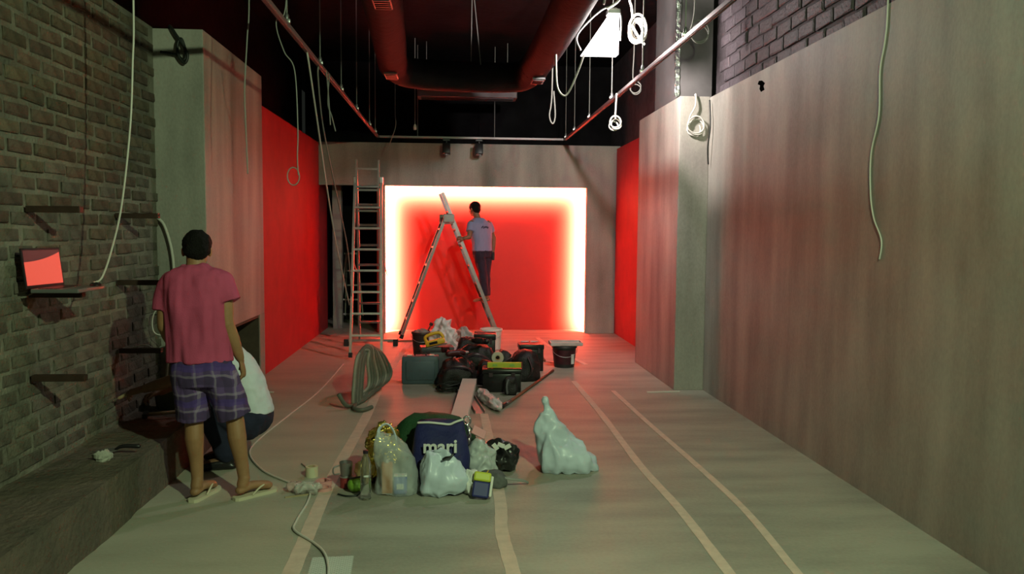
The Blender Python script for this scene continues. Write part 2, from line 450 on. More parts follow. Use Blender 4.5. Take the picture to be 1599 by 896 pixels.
def tag(o, label=None, cat=None, group=None, kind=None):
    if label: o['label'] = label
    if cat: o['category'] = cat
    if group: o['group'] = group
    if kind: o['kind'] = kind
    return o
def thing(name, label, cat, loc=(0, 0, 0), group=None):
    """Empty at the thing's base; its parts are modelled in world units and keep their places"""
    o = bpy.data.objects.new(name, None); COL.objects.link(o)
    o.empty_display_size = 0.1; o.location = loc
    o['_loc'] = tuple(float(q) for q in loc)
    return tag(o, label, cat, group)
def struct(name, mb, m, smooth=False, parent=None):
    o = mb.build(name, m, parent, smooth)
    if parent is None: o['kind'] = 'structure'
    return o
def copy_tree(o, parent=None):
    c = o.copy(); COL.objects.link(c)
    if parent is not None: c.parent = parent
    for ch in o.children: copy_tree(ch, c)
    return c

def crumple(me, amp, freq, seed=0, stretch=(1, 1, 1), ridge=True, along='normal', lock_z=None):
    sv = V((seed * 7.13, seed * 3.7, seed * 1.9))
    me.update()
    co = [v.co.copy() for v in me.vertices]; no = [v.normal.copy() for v in me.vertices]
    for v, c, n in zip(me.vertices, co, no):
        p = V((c.x * stretch[0], c.y * stretch[1], c.z * stretch[2])) * freq + sv
        if ridge: d = (0.5 - 1.5 * abs(noise.noise(p))) * 1.2 + 0.5 * (0.5 - 1.5 * abs(noise.noise(p * 2.1 + V((3, 1, 7))))) + 0.12 * (0.5 - 1.5 * abs(noise.noise(p * 4.6))) - 0.45
        else: d = noise.noise(p) + 0.5 * noise.noise(p * 2.1)
        q = c + n * (amp * d)
        if lock_z is not None and q.z < lock_z: q.z = lock_z
        v.co = q
    me.update()

def remesh(mb, name, mats, voxel=0.006, smooth=4, fac=0.5):
    me = mb.mesh(name + '_raw', mats)
    o = bpy.data.objects.new('raw', me); COL.objects.link(o)
    r = o.modifiers.new('r', 'REMESH'); r.mode = 'VOXEL'; r.voxel_size = voxel; r.use_smooth_shade = True
    s = o.modifiers.new('s', 'SMOOTH'); s.factor = fac; s.iterations = smooth
    dg = bpy.context.evaluated_depsgraph_get()
    out = bpy.data.meshes.new_from_object(o.evaluated_get(dg))
    bpy.data.objects.remove(o, do_unlink=True); bpy.data.meshes.remove(me)
    out.name = name
    if not out.materials:
        out.materials.append(mats if not isinstance(mats, (list, tuple)) else mats[0])
    return out

def cable(name, label, pts, r, m, k=8, n=6, cat='cable', group=None, extra=None):
    mb = MB(); P, _ = resample(pts, r, k); mb.tube(P, r, n)
    if extra: extra(mb)
    return tag(mb.build(name, m, None, True), label, cat, group)
def ring_pts(c, rx, rz, n=24, wob=0.0, tilt=0.0, a0=0.0, turns=1.0, grow=0.0):
    out = []
    for i in range(int(n * turns) + 1):
        a = a0 + 2 * PI * i / n
        q = 1 + wob * math.sin(3 * a + c[0] * 9) + grow * i / n
        out.append(V((c[0] + rx * q * math.cos(a), c[1] + tilt * math.sin(a) + 0.004 * i / n, c[2] + rz * q * math.sin(a))))
    return out

# ================================================================ THE SHELL
XR, XL, XB = 2.66, -2.20, -2.36          # right wall, red left wall, brick wall
YB = 13.2                                 # face of the end wall
floor = struct('floor', MB().box((0.0, 7.5, -0.1), (6.4, 20, 0.2)), M_floor)
struct('ceiling', MB().box((0.0, 7.5, 4.7), (6.4, 20, 0.2)), black_paint)
struct('wall_front', MB().box((0.0, -2.55, 2.3), (6.4, 0.1, 4.6)), dark_paint)
# right: cement panelled wall in front of an older painted brick wall
wall_right = struct('wall_right', MB().box((XR + 0.1, 2.95, 1.55), (0.2, 10.9, 3.1)), cement)
struct('wall_right_old', MB().box((2.86, 6.0, 3.85), (0.18, 17.0, 1.5)), pmortar_m)
struct('wall_right_red', MB().box((XR + 0.1, 11.7, 1.53), (0.2, 3.0, 3.06)), red_wall)
struct('pillar', MB().box((2.50, 9.27, 1.555), (0.32, 1.86, 3.11), bev=0.006), cement)
# left: brick wall on a rough plinth, cement pillar with a low alcove, red wall
wall_brick = struct('wall_left', MB().box((XB - 0.12, 2.05, 1.63), (0.2, 9.1, 3.26)), mortar_m)
struct('wall_left_old', MB().box((-2.85, 6.0, 3.93), (0.3, 17.0, 1.34)), black_paint)
struct('wall_left_red', MB().box((XL - 0.1, 10.88, 1.545), (0.2, 4.64, 3.09)), red_wall)
pl = MB()
pl.box((-2.3, 7.585, 2.035), (0.6, 1.93, 2.45), bev=0.006)
pl.box((-2.3, 6.94, 0.405), (0.6, 0.64, 0.81)); pl.box((-2.3, 8.45, 0.405), (0.6, 0.2, 0.81))
pil = struct('pillar', pl, cement)
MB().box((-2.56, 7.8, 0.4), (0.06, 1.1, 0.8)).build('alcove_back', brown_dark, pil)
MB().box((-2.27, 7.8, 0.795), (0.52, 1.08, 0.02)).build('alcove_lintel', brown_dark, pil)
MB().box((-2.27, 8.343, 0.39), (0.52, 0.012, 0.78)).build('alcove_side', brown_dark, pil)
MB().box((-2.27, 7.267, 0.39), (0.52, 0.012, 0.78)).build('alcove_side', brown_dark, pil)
# end wall: lintel over doorway and niche, partition, right return
ew = MB()
ew.box((0.25, YB + 0.05, 2.76), (4.94, 0.1, 0.69))
ew.box((-1.195, YB + 0.05, 1.21), (0.1, 0.1, 2.42))
ew.box((2.44, YB + 0.05, 1.2), (0.54, 0.1, 2.43))
struct('wall_back', ew, cement)
struct('wall_back_upper', MB().box((0.1, 14.3, 3.85), (5.4, 0.1, 1.5)), black_paint)
# red niche behind the opening
ni = MB()
ni.box((0.52, 13.70, 1.24), (3.6, 0.1, 2.48))
ni.box((-1.265, 13.48, 1.24), (0.04, 0.36, 2.48)); ni.box((2.29, 13.48, 1.24), (0.04, 0.36, 2.48))
ni.box((0.52, 13.52, 2.5), (3.6, 0.44, 0.04))
niche = struct('wall_back_niche', ni, red_panel)
for nm, c, d in (('led_strip', (-1.195, 13.316, 1.2), (0.03, 0.02, 2.36)), ('led_strip', (2.235, 13.316, 1.2), (0.03, 0.02, 2.36)), ('led_strip', (0.52, 13.316, 2.445), (3.36, 0.02, 0.03))):
    MB().box(c, d).build(nm, led_glow, niche)
# dark passage behind the doorway
pa = MB()
pa.box((-1.7, 16.3, 1.5), (1.6, 0.1, 3.0)); pa.box((-2.45, 14.8, 1.5), (0.1, 3.0, 3.0)); pa.box((-0.95, 15.0, 1.5), (0.1, 2.5, 3.0))
pa.box((-1.7, 14.9, 3.02), (1.6, 3.1, 0.06))
struct('wall_back_passage', pa, dark_paint)
struct('wall_left_passage', MB().box((-2.27, 13.6, 1.5), (0.14, 0.78, 3.0)), red_wall)
struct('pillar', MB().box((-2.02, 13.98, 1.45), (0.15, 0.16, 2.9)), cement)

# plinth under the brick wall: a grid that is broken and uneven
def plinth():
    nx, ny = 10, 130
    vs = []; fs = []
    prof = [(-2.40, 0.32)] + [(-2.36 + 0.46 * i / 6, 0.30) for i in range(7)] + [(-1.895, 0.2), (-1.89, 0.1), (-1.885, -0.01)]
    k = len(prof)
    for i in range(ny + 1):
        y = -2.0 + (6.62 + 2.0) * i / ny
        for j, (x, z) in enumerate(prof):
            n_ = noise.noise(V((x * 3, y * 2.2, z * 3))) * 0.02 + noise.noise(V((x * 9, y * 8, z * 9))) * 0.012
            vs.append((x + (n_ if j > 1 else 0) * (1 if j > 5 else 0.2), y, max(-0.01, z + (n_ if 0 < j < 8 else 0))))
    for i in range(ny):
        for j in range(k - 1):
            a = i * k + j
            fs.append((a, a + 1, a + k + 1, a + k))
    mb = MB(); mb.add(vs, fs)
    return struct('baseboard_left', mb, rubble_m)
plinth()

# brick walls: one object per brick
def brick_meshes(L_, H_, D_, m, kinds, jit, axis_sign):
    out = []
    for q in range(kinds):
        r = random.Random(q * 11 + 3)
        l2, h2 = L_ / 2 * r.uniform(0.95, 1.0), H_ / 2 * r.uniform(0.9, 1.02)
        ch = min(L_, H_) * 0.13
        def J(a): return a + r.uniform(-jit, jit)
        vs = []
        for (sy, sz) in ((-1, -1), (1, -1), (1, 1), (-1, 1)): vs.append((0, sy * l2, sz * h2))
        for (sy, sz) in ((-1, -1), (1, -1), (1, 1), (-1, 1)): vs.append((axis_sign * D_ * 0.65, J(sy * l2), J(sz * h2)))
        for (sy, sz) in ((-1, -1), (1, -1), (1, 1), (-1, 1)): vs.append((axis_sign * (D_ + r.uniform(-jit, jit) * 0.6), J(sy * (l2 - ch)), J(sz * (h2 - ch))))
        fs = []
        for base in (0, 4):
            for j in range(4):
                f = (base + j, base + (j + 1) % 4, base + 4 + (j + 1) % 4, base + 4 + j)
                fs.append(f if axis_sign > 0 else f[::-1])
        fs.append((8, 9, 10, 11) if axis_sign > 0 else (11, 10, 9, 8))
        mb = MB(); mb.add(vs, fs); out.append(mb.mesh('brick', m))
    return out
def lay_bricks(parent, x, y0, y1, z0, z1, pitch, course, joint, depth, m, sign, jit=0.006, far=None, low=None):
    kinds = brick_meshes(pitch - joint, course - joint, depth, m, 7, jit, sign)
    lows = brick_meshes(pitch - joint, course - joint, depth * 0.8, low, 7, jit, sign) if low else kinds
    n = 0; stuff = MB(); rows = int((z1 - z0) / course)
    for rrow in range(rows):
        z = z0 + (rrow + 0.5) * course
        off = (0.5 if rrow % 2 else 0.0) * pitch + rnd.uniform(-0.03, 0.03)
        y = y1 - pitch * 0.5 - off * 0.999
        while y > (far if far is not None else y0) + pitch * 0.5:
            me = (lows if z + rnd.uniform(-0.35, 0.35) < 1.75 else kinds)[rnd.randrange(7)]
            X_, Y_, Z_ = x + sign * rnd.uniform(-0.006, 0.004), y + rnd.uniform(-0.008, 0.008), z + rnd.uniform(-0.005, 0.005)
            if y > y0 and n < 300:
                o = bpy.data.objects.new('brick', me); COL.objects.link(o)
                o.location = (X_, Y_, Z_); o.parent = parent
                o.rotation_euler = (rnd.uniform(-0.02, 0.02), 0, rnd.uniform(-0.015, 0.015)); n += 1
            else:
                stuff.add([(v.co.x + X_, v.co.y + Y_, v.co.z + Z_) for v in me.vertices], [tuple(p.vertices) for p in me.polygons])
            y -= pitch
    if stuff.v:
        o = stuff.build('brickwork', m, parent); o['kind'] = 'stuff'
    return n
lay_bricks(wall_brick, XB - 0.02, 4.2, 6.62, 0.33, 3.26, 0.27, 0.097, 0.03, 0.013, brick_m, 1, far=-0.6, low=dusty_brick_m)
wro = bpy.data.objects['wall_right_old']
lay_bricks(wro, 2.77, 4.6, 8.34, 3.1, 4.5, 0.30, 0.125, 0.016, 0.022, pbrick_m, -1, far=1.0)

# hole knocked in the cement panel and the dark gap cable beside the pillar
hm = MB()
pts = [(0, .035), (.022, .045), (.03, .02), (.012, .0), (.016, -.03), (.004, -.06), (-.02, -.055), (-.012, -.02), (-.022, .0)]
hm.add([(XR - 0.002, 6.907 + a * 3.2, 2.976 + b) for a, b in pts] + [(XR + 0.004, 6.907 + a * 3.2, 2.976 + b) for a, b in pts],
       [tuple(range(9))] + [(i, (i + 1) % 9, 9 + (i + 1) % 9, 9 + i) for i in range(9)])
hm.build('ragged_hole', mat('hole_black', (0.002, 0.002, 0.002), 1.0, spec=0.0), wall_right)

# riser above the pillar: dark boxed duct with a strip of crinkled foil tape
rs = thing('riser_duct', 'dark boxed riser duct rising above the cement pillar to the ceiling', 'duct', (2.5, 8.9, 3.11))
MB().box((2.53, 8.95, 3.855), (0.36, 1.0, 1.49)).build('duct_casing', mat('riser_grey', (0.09, 0.085, 0.085), 0.6, var=0.2, scale=3), rs)
fo = MB(); fo.box((2.335, 8.455, 3.84), (0.05, 0.035, 1.44), bev=0.004); me = fo.mesh('foil_tape', silver_foil)
bm = bmesh.new(); bm.from_mesh(me); bmesh.ops.subdivide_edges(bm, edges=[e for e in bm.edges if abs(e.verts[0].co.z - e.verts[1].co.z) > 0.5], cuts=40); bm.to_mesh(me); bm.free()
crumple(me, 0.012, 22, 3); link('foil_tape', me, rs)

# ================================================================ CEILING SERVICES
cd = thing('ceiling_duct', 'big dark U-shaped round air duct hung under the black ceiling', 'duct', (0.1, 8, 3.4))
P = [(-0.50, 2.0, 3.60), (-0.55, 5.0, 3.60), (-0.66, 8.0, 3.60), (-0.72, 9.3, 3.60)]
arm = MB(); PP, _ = resample(P, 0.18, 8); arm.tube(PP, 0.17, 20); arm.build('duct_arm', dark_paint, cd, 'auto')
arm = MB(); PP, _ = resample([(0.98, 2.0, 3.58), (0.97, 5.0, 3.58), (0.95, 8.0, 3.58), (0.91, 9.3, 3.58)], 0.17, 8); arm.tube(PP, 0.17, 20); arm.build('duct_arm', dark_paint, cd, 'auto')
hd = MB(); PP, RR = resample([(-0.72, 9.25, 3.60), (-0.70, 9.55, 3.59), (-0.52, 9.78, 3.56), (0.1, 9.82, 3.54), (0.72, 9.78, 3.54), (0.88, 9.55, 3.57), (0.91, 9.25, 3.58)], [0.171, .172, .176, .18, .176, .172, .171], 6)
hd.tube(PP, RR, 20); hd.build('duct_header', dark_paint, cd, 'auto')
for x, y, zz in ((-0.72, 9.2, 3.415), (-0.56, 6.3, 3.415), (0.93, 9.2, 3.395)):
    g = MB(); g.box((x, y, zz), (0.14, 0.3, 0.02))
    gg = g.build('vent_grille', black_metal, cd)
    for k in range(5):
        MB().box((x, y - 0.11 + k * 0.055, zz - 0.014), (0.12, 0.012, 0.012)).build('slat', black_metal, gg)
for a, b in (((0.181, 9.80, 3.70), (0.19, 9.62, 4.6)), ((0.30, 9.70, 3.62), (0.205, 9.64, 4.5))):
    MB().tube([a, b], 0.006, 6).build('hanging_strap', grey_cable, cd)

lb = thing('linear_air_diffuser', 'long dark linear air diffuser hung above the end wall', 'air vent', (0.18, 12.55, 3.7))
MB().box((0.18, 12.6, 3.78), (1.52, 0.34, 0.10), bev=0.01).build('diffuser_body', mat('diffuser_grey', (0.14, 0.11, 0.115), 0.5), lb)
for k in range(3): MB().box((0.18, 12.5 + 0.1 * k, 3.726), (1.42, 0.02, 0.012)).build('slat', black_metal, lb)
for x in (-0.45, 0.8): MB().tube([(x, 12.6, 3.83), (x, 12.6, 4.59)], 0.006, 6).build('rod', grey_cable, lb)

pb = thing('pendant_cord', 'thin pendant cord with a bare lamp holder beside the linear diffuser', 'pendant lamp', (-0.62, 12.45, 3.2))
MB().tube([(-0.62, 12.45, 4.6), (-0.62, 12.45, 3.30)], 0.007, 6).build('cord', grey_cable, pb)
MB().lathe((-0.62, 12.45, 3.22), [(0.0, 0), (0.022, 0.004), (0.026, 0.03), (0.02, 0.07), (0.009, 0.09)], 12).build('lamp_holder', white_plastic, pb, 'auto')

# lighting tracks
def track(label, x, y0, y1, z, clips):
    t = thing('lighting_track', label, 'track', (x, y0, z))
    r_ = MB(); r_.box((x, (y0 + y1) / 2, z), (0.036, y1 - y0, 0.034), bev=0.003)
    r_.build('rail', rail_m, t)
    for (sx) in (-1, 1): MB().box((x + sx * 0.011, (y0 + y1) / 2, z - 0.019), (0.006, y1 - y0, 0.006)).build('rail_lip', rail_m, t)
    for y in clips:
        MB().tube([(x, y, z + 0.05), (x, y, 4.6)], 0.0055, 6).build('suspension_rod', grey_cable, t)
        c = MB(); c.box((x, y, z + 0.03), (0.05, 0.03, 0.03), bev=0.004); c.lathe((x, y, z + 0.045), [(0.016, 0), (0.016, 0.025), (0.008, 0.04)], 10)
        c.build('clip', steel, t, 'auto')
    return t
track('lighting track hung above the red wall and the man in pink', -1.226, 2.6, 12.88, 3.165, (6.04, 7.48, 8.83, 10.18, 11.67, 12.49))
track('lighting track hung beside the flood lamp and the pale pillar', 1.75, 2.6, 12.88, 3.165, (6.13, 7.54, 9.03, 10.55, 11.86, 12.8))
t = thing('lighting_track', 'short cross track hung along the top of the end wall', 'track', (0.26, 12.9, 3.165))
MB().box((0.262, 12.9, 3.165), (2.93, 0.036, 0.034), bev=0.003).build('rail', rail_m, t)
for x in (-0.6, 0.62): MB().tube([(x, 12.9, 3.18), (x, 12.9, 4.6)], 0.0055, 6).build('suspension_rod', grey_cable, t)
def spot(x, label):
    s_ = thing('track_spotlight', label, 'spotlight', (x, 12.9, 2.9), 'spotlights on the cross track')
    MB().box((x, 12.9, 3.13), (0.11, 0.034, 0.03), bev=0.004).build('track_adapter', black_metal, s_)
    MB().tube([(x, 12.9, 3.12), (x, 12.9, 3.06)], 0.014, 10).build('swivel_stem', black_metal, s_)
    R_ = Matrix.Rotation(math.radians(-12), 3, 'X')
    MB().box((x, 12.9, 2.985), (0.125, 0.12, 0.17), R_, bev=0.012).build('lamp_body', black_metal, s_, 'auto')
    MB().lathe((x, 12.885, 2.893), [(0.045, 0), (0.045, 0.012)], 16).build('lens', mat('spot_lens', (0.25, 0.25, 0.26), 0.15), s_)
spot(-0.146, 'black track spotlight nearer the tall extension ladder')
spot(0.373, 'black track spotlight above the man on the ladder')

# flood lamp
fl = thing('flood_lamp', 'glaring white flood lamp hung from the ceiling beside the duct', 'lamp', (1.36, 7.7, 3.4))
gl = MB()
G_ = [(1.19, 7.62, 3.365), (1.535, 7.62, 3.365), (1.535, 7.62, 3.74), (1.445, 7.62, 3.74)]
gl.add(G_ + [(x, y + 0.13, z) for x, y, z in G_], [(3, 2, 1, 0), (4, 5, 6, 7), (0, 1, 5, 4), (1, 2, 6, 5), (2, 3, 7, 6), (3, 0, 4, 7)])
gl.build('glare_glass', lamp_glow, fl)  # glowing wedge takes the shape of the glare, larger than the lamp itself
MB().box((1.49, 7.685, 3.765), (0.12, 0.13, 0.05), bev=0.01).build('lamp_cap', steel, fl)
br = MB(); PP, _ = resample([(1.18, 7.66, 3.40), (1.15, 7.66, 3.55), (1.40, 7.68, 3.80), (1.55, 7.66, 3.76), (1.56, 7.66, 3.5)], 0.01, 6); br.tube(PP, 0.009, 8)
br.build('bracket', steel, fl)
MB().tube([(1.40, 7.68, 3.84), (1.45, 7.7, 4.2), (1.44, 7.7, 4.6)], 0.012, 8).build('hanger', grey_cable, fl)
MB().tube(resample([(1.42, 7.62, 3.78), (1.55, 7.55, 3.9), (1.62, 7.5, 4.3), (1.6, 7.5, 4.6)], 0.01, 6)[0], 0.012, 6).build('flex', white_cable, fl)

# ---- loose cables and coils
cable('hanging_cable', 'white cable hanging down the brick wall to the laptop', [(-1.832, 4.8, 4.6), (-1.832, 4.8, 3.015), (-1.845, 4.8, 2.621), (-1.868, 4.8, 2.258), (-1.926, 4.8, 1.817), (-1.985, 4.79, 1.558), (-2.03, 4.76, 1.4), (-2.06, 4.72, 1.372)], 0.006, white_cable)
cable('hanging_cable', 'thin grey cable hanging in front of the cement pillar with the alcove', [(-1.483, 6, 4.6), (-1.483, 6, 3.372), (-1.501, 6, 3.055), (-1.524, 6, 2.691), (-1.519, 6, 2.416), (-1.51, 6, 2.084)], 0.0055, grey_cable)
cable('hanging_cable', 'thin cable ending in a small loop, hanging before the red wall', [(-1.184, 5.86, 4.6), (-1.19, 5.86, 3.322), (-1.26, 5.84, 3.139), (-1.2, 5.8, 2.929), (-1.128, 5.8, 2.797), (-1.11, 5.8, 2.397), (-1.115, 5.8, 2.2), (-1.11, 5.8, 2.08)] + ring_pts((-1.145, 5.8, 2.06), 0.042, 0.062, 16, a0=0.3), 0.0045, grey_cable)
cable('hanging_cable', 'long pale cord slanting from the track down onto the extension ladder', [(-1.226, 6.83, 3.15), (-1.215, 6.86, 3.05), (-1.251, 7.5, 2.611), (-1.322, 8.4, 2.138), (-1.361, 9.3, 1.532), (-1.37, 10.47, 0.72)], 0.0085, white_cable)
cable('hanging_cable', 'second pale cord slanting down behind the extension ladder stile', [(-1.226, 7.4, 3.155), (-1.24, 7.45, 3.05), (-1.286, 8.0, 2.674), (-1.313, 9.0, 2.101), (-1.323, 10.0, 1.443), (-1.345, 10.5, 0.83)], 0.0075, grey_cable)
cable('hanging_cable', 'straight cable tail dangling below the track among the bundle', [(-1.19, 7.6, 3.15), (-1.172, 7.6, 2.917), (-1.157, 7.6, 2.654)], 0.006, grey_cable)
cable('hanging_cable', 'kinked cable tail dangling below the track among the bundle', [(-1.185, 7.75, 3.15), (-1.194, 7.7, 2.874), (-1.16, 7.7, 2.75), (-1.125, 7.7, 2.609)], 0.006, grey_cable)
cable('conduit', 'pale flexible conduit arching from the brick wall behind the man in pink', [(-2.42, 6.56, 1.80), (-2.35, 6.57, 1.76), (-2.304, 6.57, 1.693), (-2.258, 6.57, 1.515), (-2.245, 6.57, 1.311), (-2.27, 6.57, 1.0), (-2.31, 6.57, 0.6), (-2.33, 6.57, 0.33)], 0.012, white_cable, cat='conduit')
cable('cable_loop', 'black cable loop hanging over the top of the cement pillar', [(-2.30, 6.75, 3.28), (-2.245, 6.6, 3.275), (-2.19, 6.57, 3.2), (-2.135, 6.57, 3.12), (-2.105, 6.57, 3.04), (-2.13, 6.57, 2.985), (-2.176, 6.57, 3.045), (-2.18, 6.57, 3.13), (-2.15, 6.57, 3.17), (-2.12, 6.58, 3.06), (-2.14, 6.58, 3.01), (-2.2, 6.585, 3.05), (-2.318, 6.59, 3.07)], 0.012, black_cable)
def coil(label, c, rx, rz, loops, r, lead, m=white_cable, cat='cable coil', tail=None, rr=0):
    mb = MB()
    for i in range(loops):
        q = 1 - 0.09 * i
        cc = (c[0] + 0.012 * math.sin(i * 2.1), c[1] + 0.018 * i, c[2] + 0.02 * math.cos(i * 1.7) * (loops > 1))
        pr = ring_pts(cc, rx * q, rz * q, 28, 0.03, 0.02 * math.sin(i))
        mb.tube(pr[:-1], r, 6, closed=True)
    if lead: mb.tube(resample(lead, r, 6)[0], r, 6)
    if tail: mb.tube(resample(tail, r, 6)[0], r, 6)
    return tag(mb.build('cable_coil', m, None, True), label, cat)
coil('big white coil of cable hanging beside the flood lamp', (1.78, 7.9, 3.664), 0.085, 0.13, 5, 0.0125, [(1.68, 7.9, 4.6), (1.69, 7.9, 4.01), (1.712, 7.9, 3.89), (1.73, 7.9, 3.77)], tail=[(1.715, 7.87, 3.70), (1.775, 7.85, 3.59), (1.84, 7.85, 3.51)])
coil('small white cable ring hanging between the track and the pale pillar', (1.692, 8.5, 2.834), 0.058, 0.06, 3, 0.009, [(1.70, 8.5, 3.15), (1.69, 8.5, 2.948), (1.691, 8.5, 2.88)])
coil('white cable ring hanging on the shaded face of the pale pillar', (2.505, 8.3, 2.789), 0.088, 0.088, 3, 0.009, [(2.5, 8.36, 3.122), (2.502, 8.325, 3.122), (2.493, 8.3, 3.006), (2.44, 8.3, 2.90), (2.425, 8.3, 2.82)])
coil('dim cable ring hanging in front of the riser duct', (2.304, 7.6, 3.573), 0.09, 0.1, 2, 0.006, [(2.25, 7.6, 4.6), (2.252, 7.6, 3.94), (2.25, 7.6, 3.762), (2.225, 7.6, 3.62)], grey_cable)
coil('dim small cable ring hanging behind the track near the duct end', (2.12, 9.5, 3.383), 0.068, 0.068, 2, 0.007, [(2.10, 9.5, 4.6), (2.10, 9.5, 3.858), (2.09, 9.5, 3.56), (2.1, 9.5, 3.45)], grey_cable)
cable('cable_loop', 'narrow cable loop hanging below the end of the duct', [(1.135, 9.5, 4.6), (1.13, 9.5, 3.352), (1.103, 9.5, 3.054), (1.142, 9.5, 2.957), (1.171, 9.5, 3.055), (1.15, 9.5, 3.337)], 0.009, grey_cable)
cable('cable_loop', 'slack cable drooping below the flood lamp', [(1.225, 7.66, 3.40), (1.177, 7.8, 3.229), (1.104, 7.9, 3.05), (1.045, 7.9, 3.02), (0.989, 7.9, 3.12), (0.975, 7.9, 3.41)], 0.009, white_cable)
cable('hanging_cable', 'long wavy white cable hanging down the bare cement wall', [(2.654, 4.86, 4.6), (2.654, 4.865, 3.168), (2.654, 4.881, 2.893), (2.654, 4.928, 2.707), (2.654, 4.922, 2.429), (2.654, 4.999, 2.197), (2.654, 4.988, 1.952), (2.654, 4.936, 1.787), (2.654, 4.833, 1.646), (2.654, 4.847, 1.525)], 0.0055, white_cable)
cable('hanging_cable', 'dark cable drooping out of the gap beside the pale pillar', [(2.63, 8.26, 3.06), (2.625, 8.2, 2.792), (2.61, 8.22, 2.577), (2.628, 8.25, 2.398)], 0.008, black_cable)
cable('hanging_cable', 'thin wire dangling before the end wall near the cross track', [(-0.92, 12.5, 4.6), (-0.924, 12.5, 3.541), (-0.915, 12.5, 3.3), (-0.974, 12.5, 3.104), (-1.052, 12.5, 2.909)], 0.006, grey_cable)
cable('wire_loop', 'thin white wire looped on the wall behind the elbow of the man in pink', [(-2.15, 6.3, 1.125), (-2.28, 6.3, 1.069), (-2.321, 6.3, 0.98), (-2.304, 6.3, 0.881), (-2.2, 6.3, 0.86)], 0.005, white_cable)
cable('wire_loop', 'thin white wire curled on the lowest far wall bracket', [(-2.15, 5.82, 0.838), (-2.2, 5.81, 0.86), (-2.28, 5.80, 0.838), (-2.34, 5.79, 0.838)], 0.005, white_cable)

# floor cable
cable('extension_cable', 'pale extension cable winding along the floor from ladder to printed sheet', [(-1.40, 10.14, .008), (-1.41, 8.43, .008), (-1.5, 7.26, .008), (-1.56, 6.48, .008), (-1.54, 6.05, .008), (-1.34, 5.6, .008), (-1.1, 5.31, .008), (-0.94, 5.13, .008), (-0.905, 4.92, .008), (-0.91, 4.59, .008), (-0.89, 4.44, .008), (-0.75, 4.25, .008), (-0.67, 4.1, .010), (-0.62, 3.9, .010), (-0.6, 3.7, .010)], 0.0075, white_cable, cat='cable')

# ================================================================ FLOOR: tapes, paper
def tape(label, pts, w):
    P, _ = resample(pts, 1, 8); mb = MB(); vs = []; fs = []
    r = random.Random(len(label))
    for i, p in enumerate(P):
        t_ = (P[min(i + 1, len(P) - 1)] - P[max(i - 1, 0)]).normalized(); s_ = V((-t_.y, t_.x, 0))
        ww = w / 2 * (1 + r.uniform(-0.05, 0.05))
        for q, z in ((-1, 0.0), (-1, 0.0022), (1, 0.0022), (1, 0.0)): vs.append(p + s_ * (q * ww) + V((0, 0, z)))
    for i in range(len(P) - 1):
        for j in range(4):
            a, b = i * 4 + j, i * 4 + (j + 1) % 4
            fs.append((a, b, b + 4, a + 4))
    fs.append((0, 1, 2, 3)); k = (len(P) - 1) * 4; fs.append((k + 3, k + 2, k + 1, k))
    mb.add(vs, fs)
    return tag(mb.build('floor_tape', tape_m), label, 'tape', 'masking tape lines on the floor')
z0 = lambda pts: [(x, y, 0.0) for x, y in pts]
tape('wide masking tape line passing under the printed sheet side and the hose', z0([(-0.79, 3.2), (-0.8, 3.88), (-0.81, 4.34), (-0.83, 5.43), (-0.80, 7.24), (-0.80, 9.15), (-0.68, 12.07)]), 0.085)
tape('wavy masking tape line running out from the pile of bags', z0([(0.3, 3.2), (0.29, 3.82), (0.265, 4.38), (0.285, 4.92), (0.28, 6.31), (0.27, 7.3)]), 0.075)
tape('inner of two parallel tape lines beside the white sack', z0([(1.36, 3.2), (1.36, 3.77), (1.37, 4.69), (1.34, 5.64), (1.355, 7.16), (1.34, 8.89)]), 0.06)
tape('outer of two parallel tape lines, nearer the bare cement wall', z0([(1.68, 3.2), (1.70, 3.75), (1.765, 4.68), (1.75, 5.7), (1.71, 6.9), (1.68, 8.33)]), 0.05)
tape('short tape strip running past the black paint bucket to the niche', z0([(1.31, 12.6), (1.40, 11.6), (1.62, 10.3), (1.67, 10.0)]), 0.06)

pp = MB(); pp.box((0, 0, 0.0015), (0.21, 0.297, 0.002))
o = pp.build('printed_sheet', paper_m, None, loc=(-0.615, 3.93, 0.0)); o.rotation_euler = (0, 0, 0.06)
tag(o, 'printed white paper sheet lying on the floor under the extension cable', 'paper')

# ================================================================ BRICK WALL: brackets, laptop, things on the plinth
shelf_m = mat('rusty_steel', (0.045, 0.025, 0.017), 0.6, 0.3, var=0.3, scale=10)
WHERE = {(4.63, 1.785): 'topmost steel shelf bracket above the laptop', (4.63, 1.312): 'steel shelf bracket carrying the laptop',
         (4.63, 0.84): 'lowest steel shelf bracket below the laptop', (5.8, 1.772): 'top far shelf bracket level with the conduit arch',
         (5.8, 1.303): 'middle far shelf bracket beside the shoulder of the man in pink', (5.8, 0.821): 'lowest far shelf bracket with curled wire on it'}
for (y, z), lab in WHERE.items():
    b = MB(); b.box((XB + 0.14, y, z), (0.29, 0.045, 0.036), bev=0.003)
    tag(b.build('shelf_bracket', shelf_m), lab, 'bracket', 'steel brackets on the brick wall')

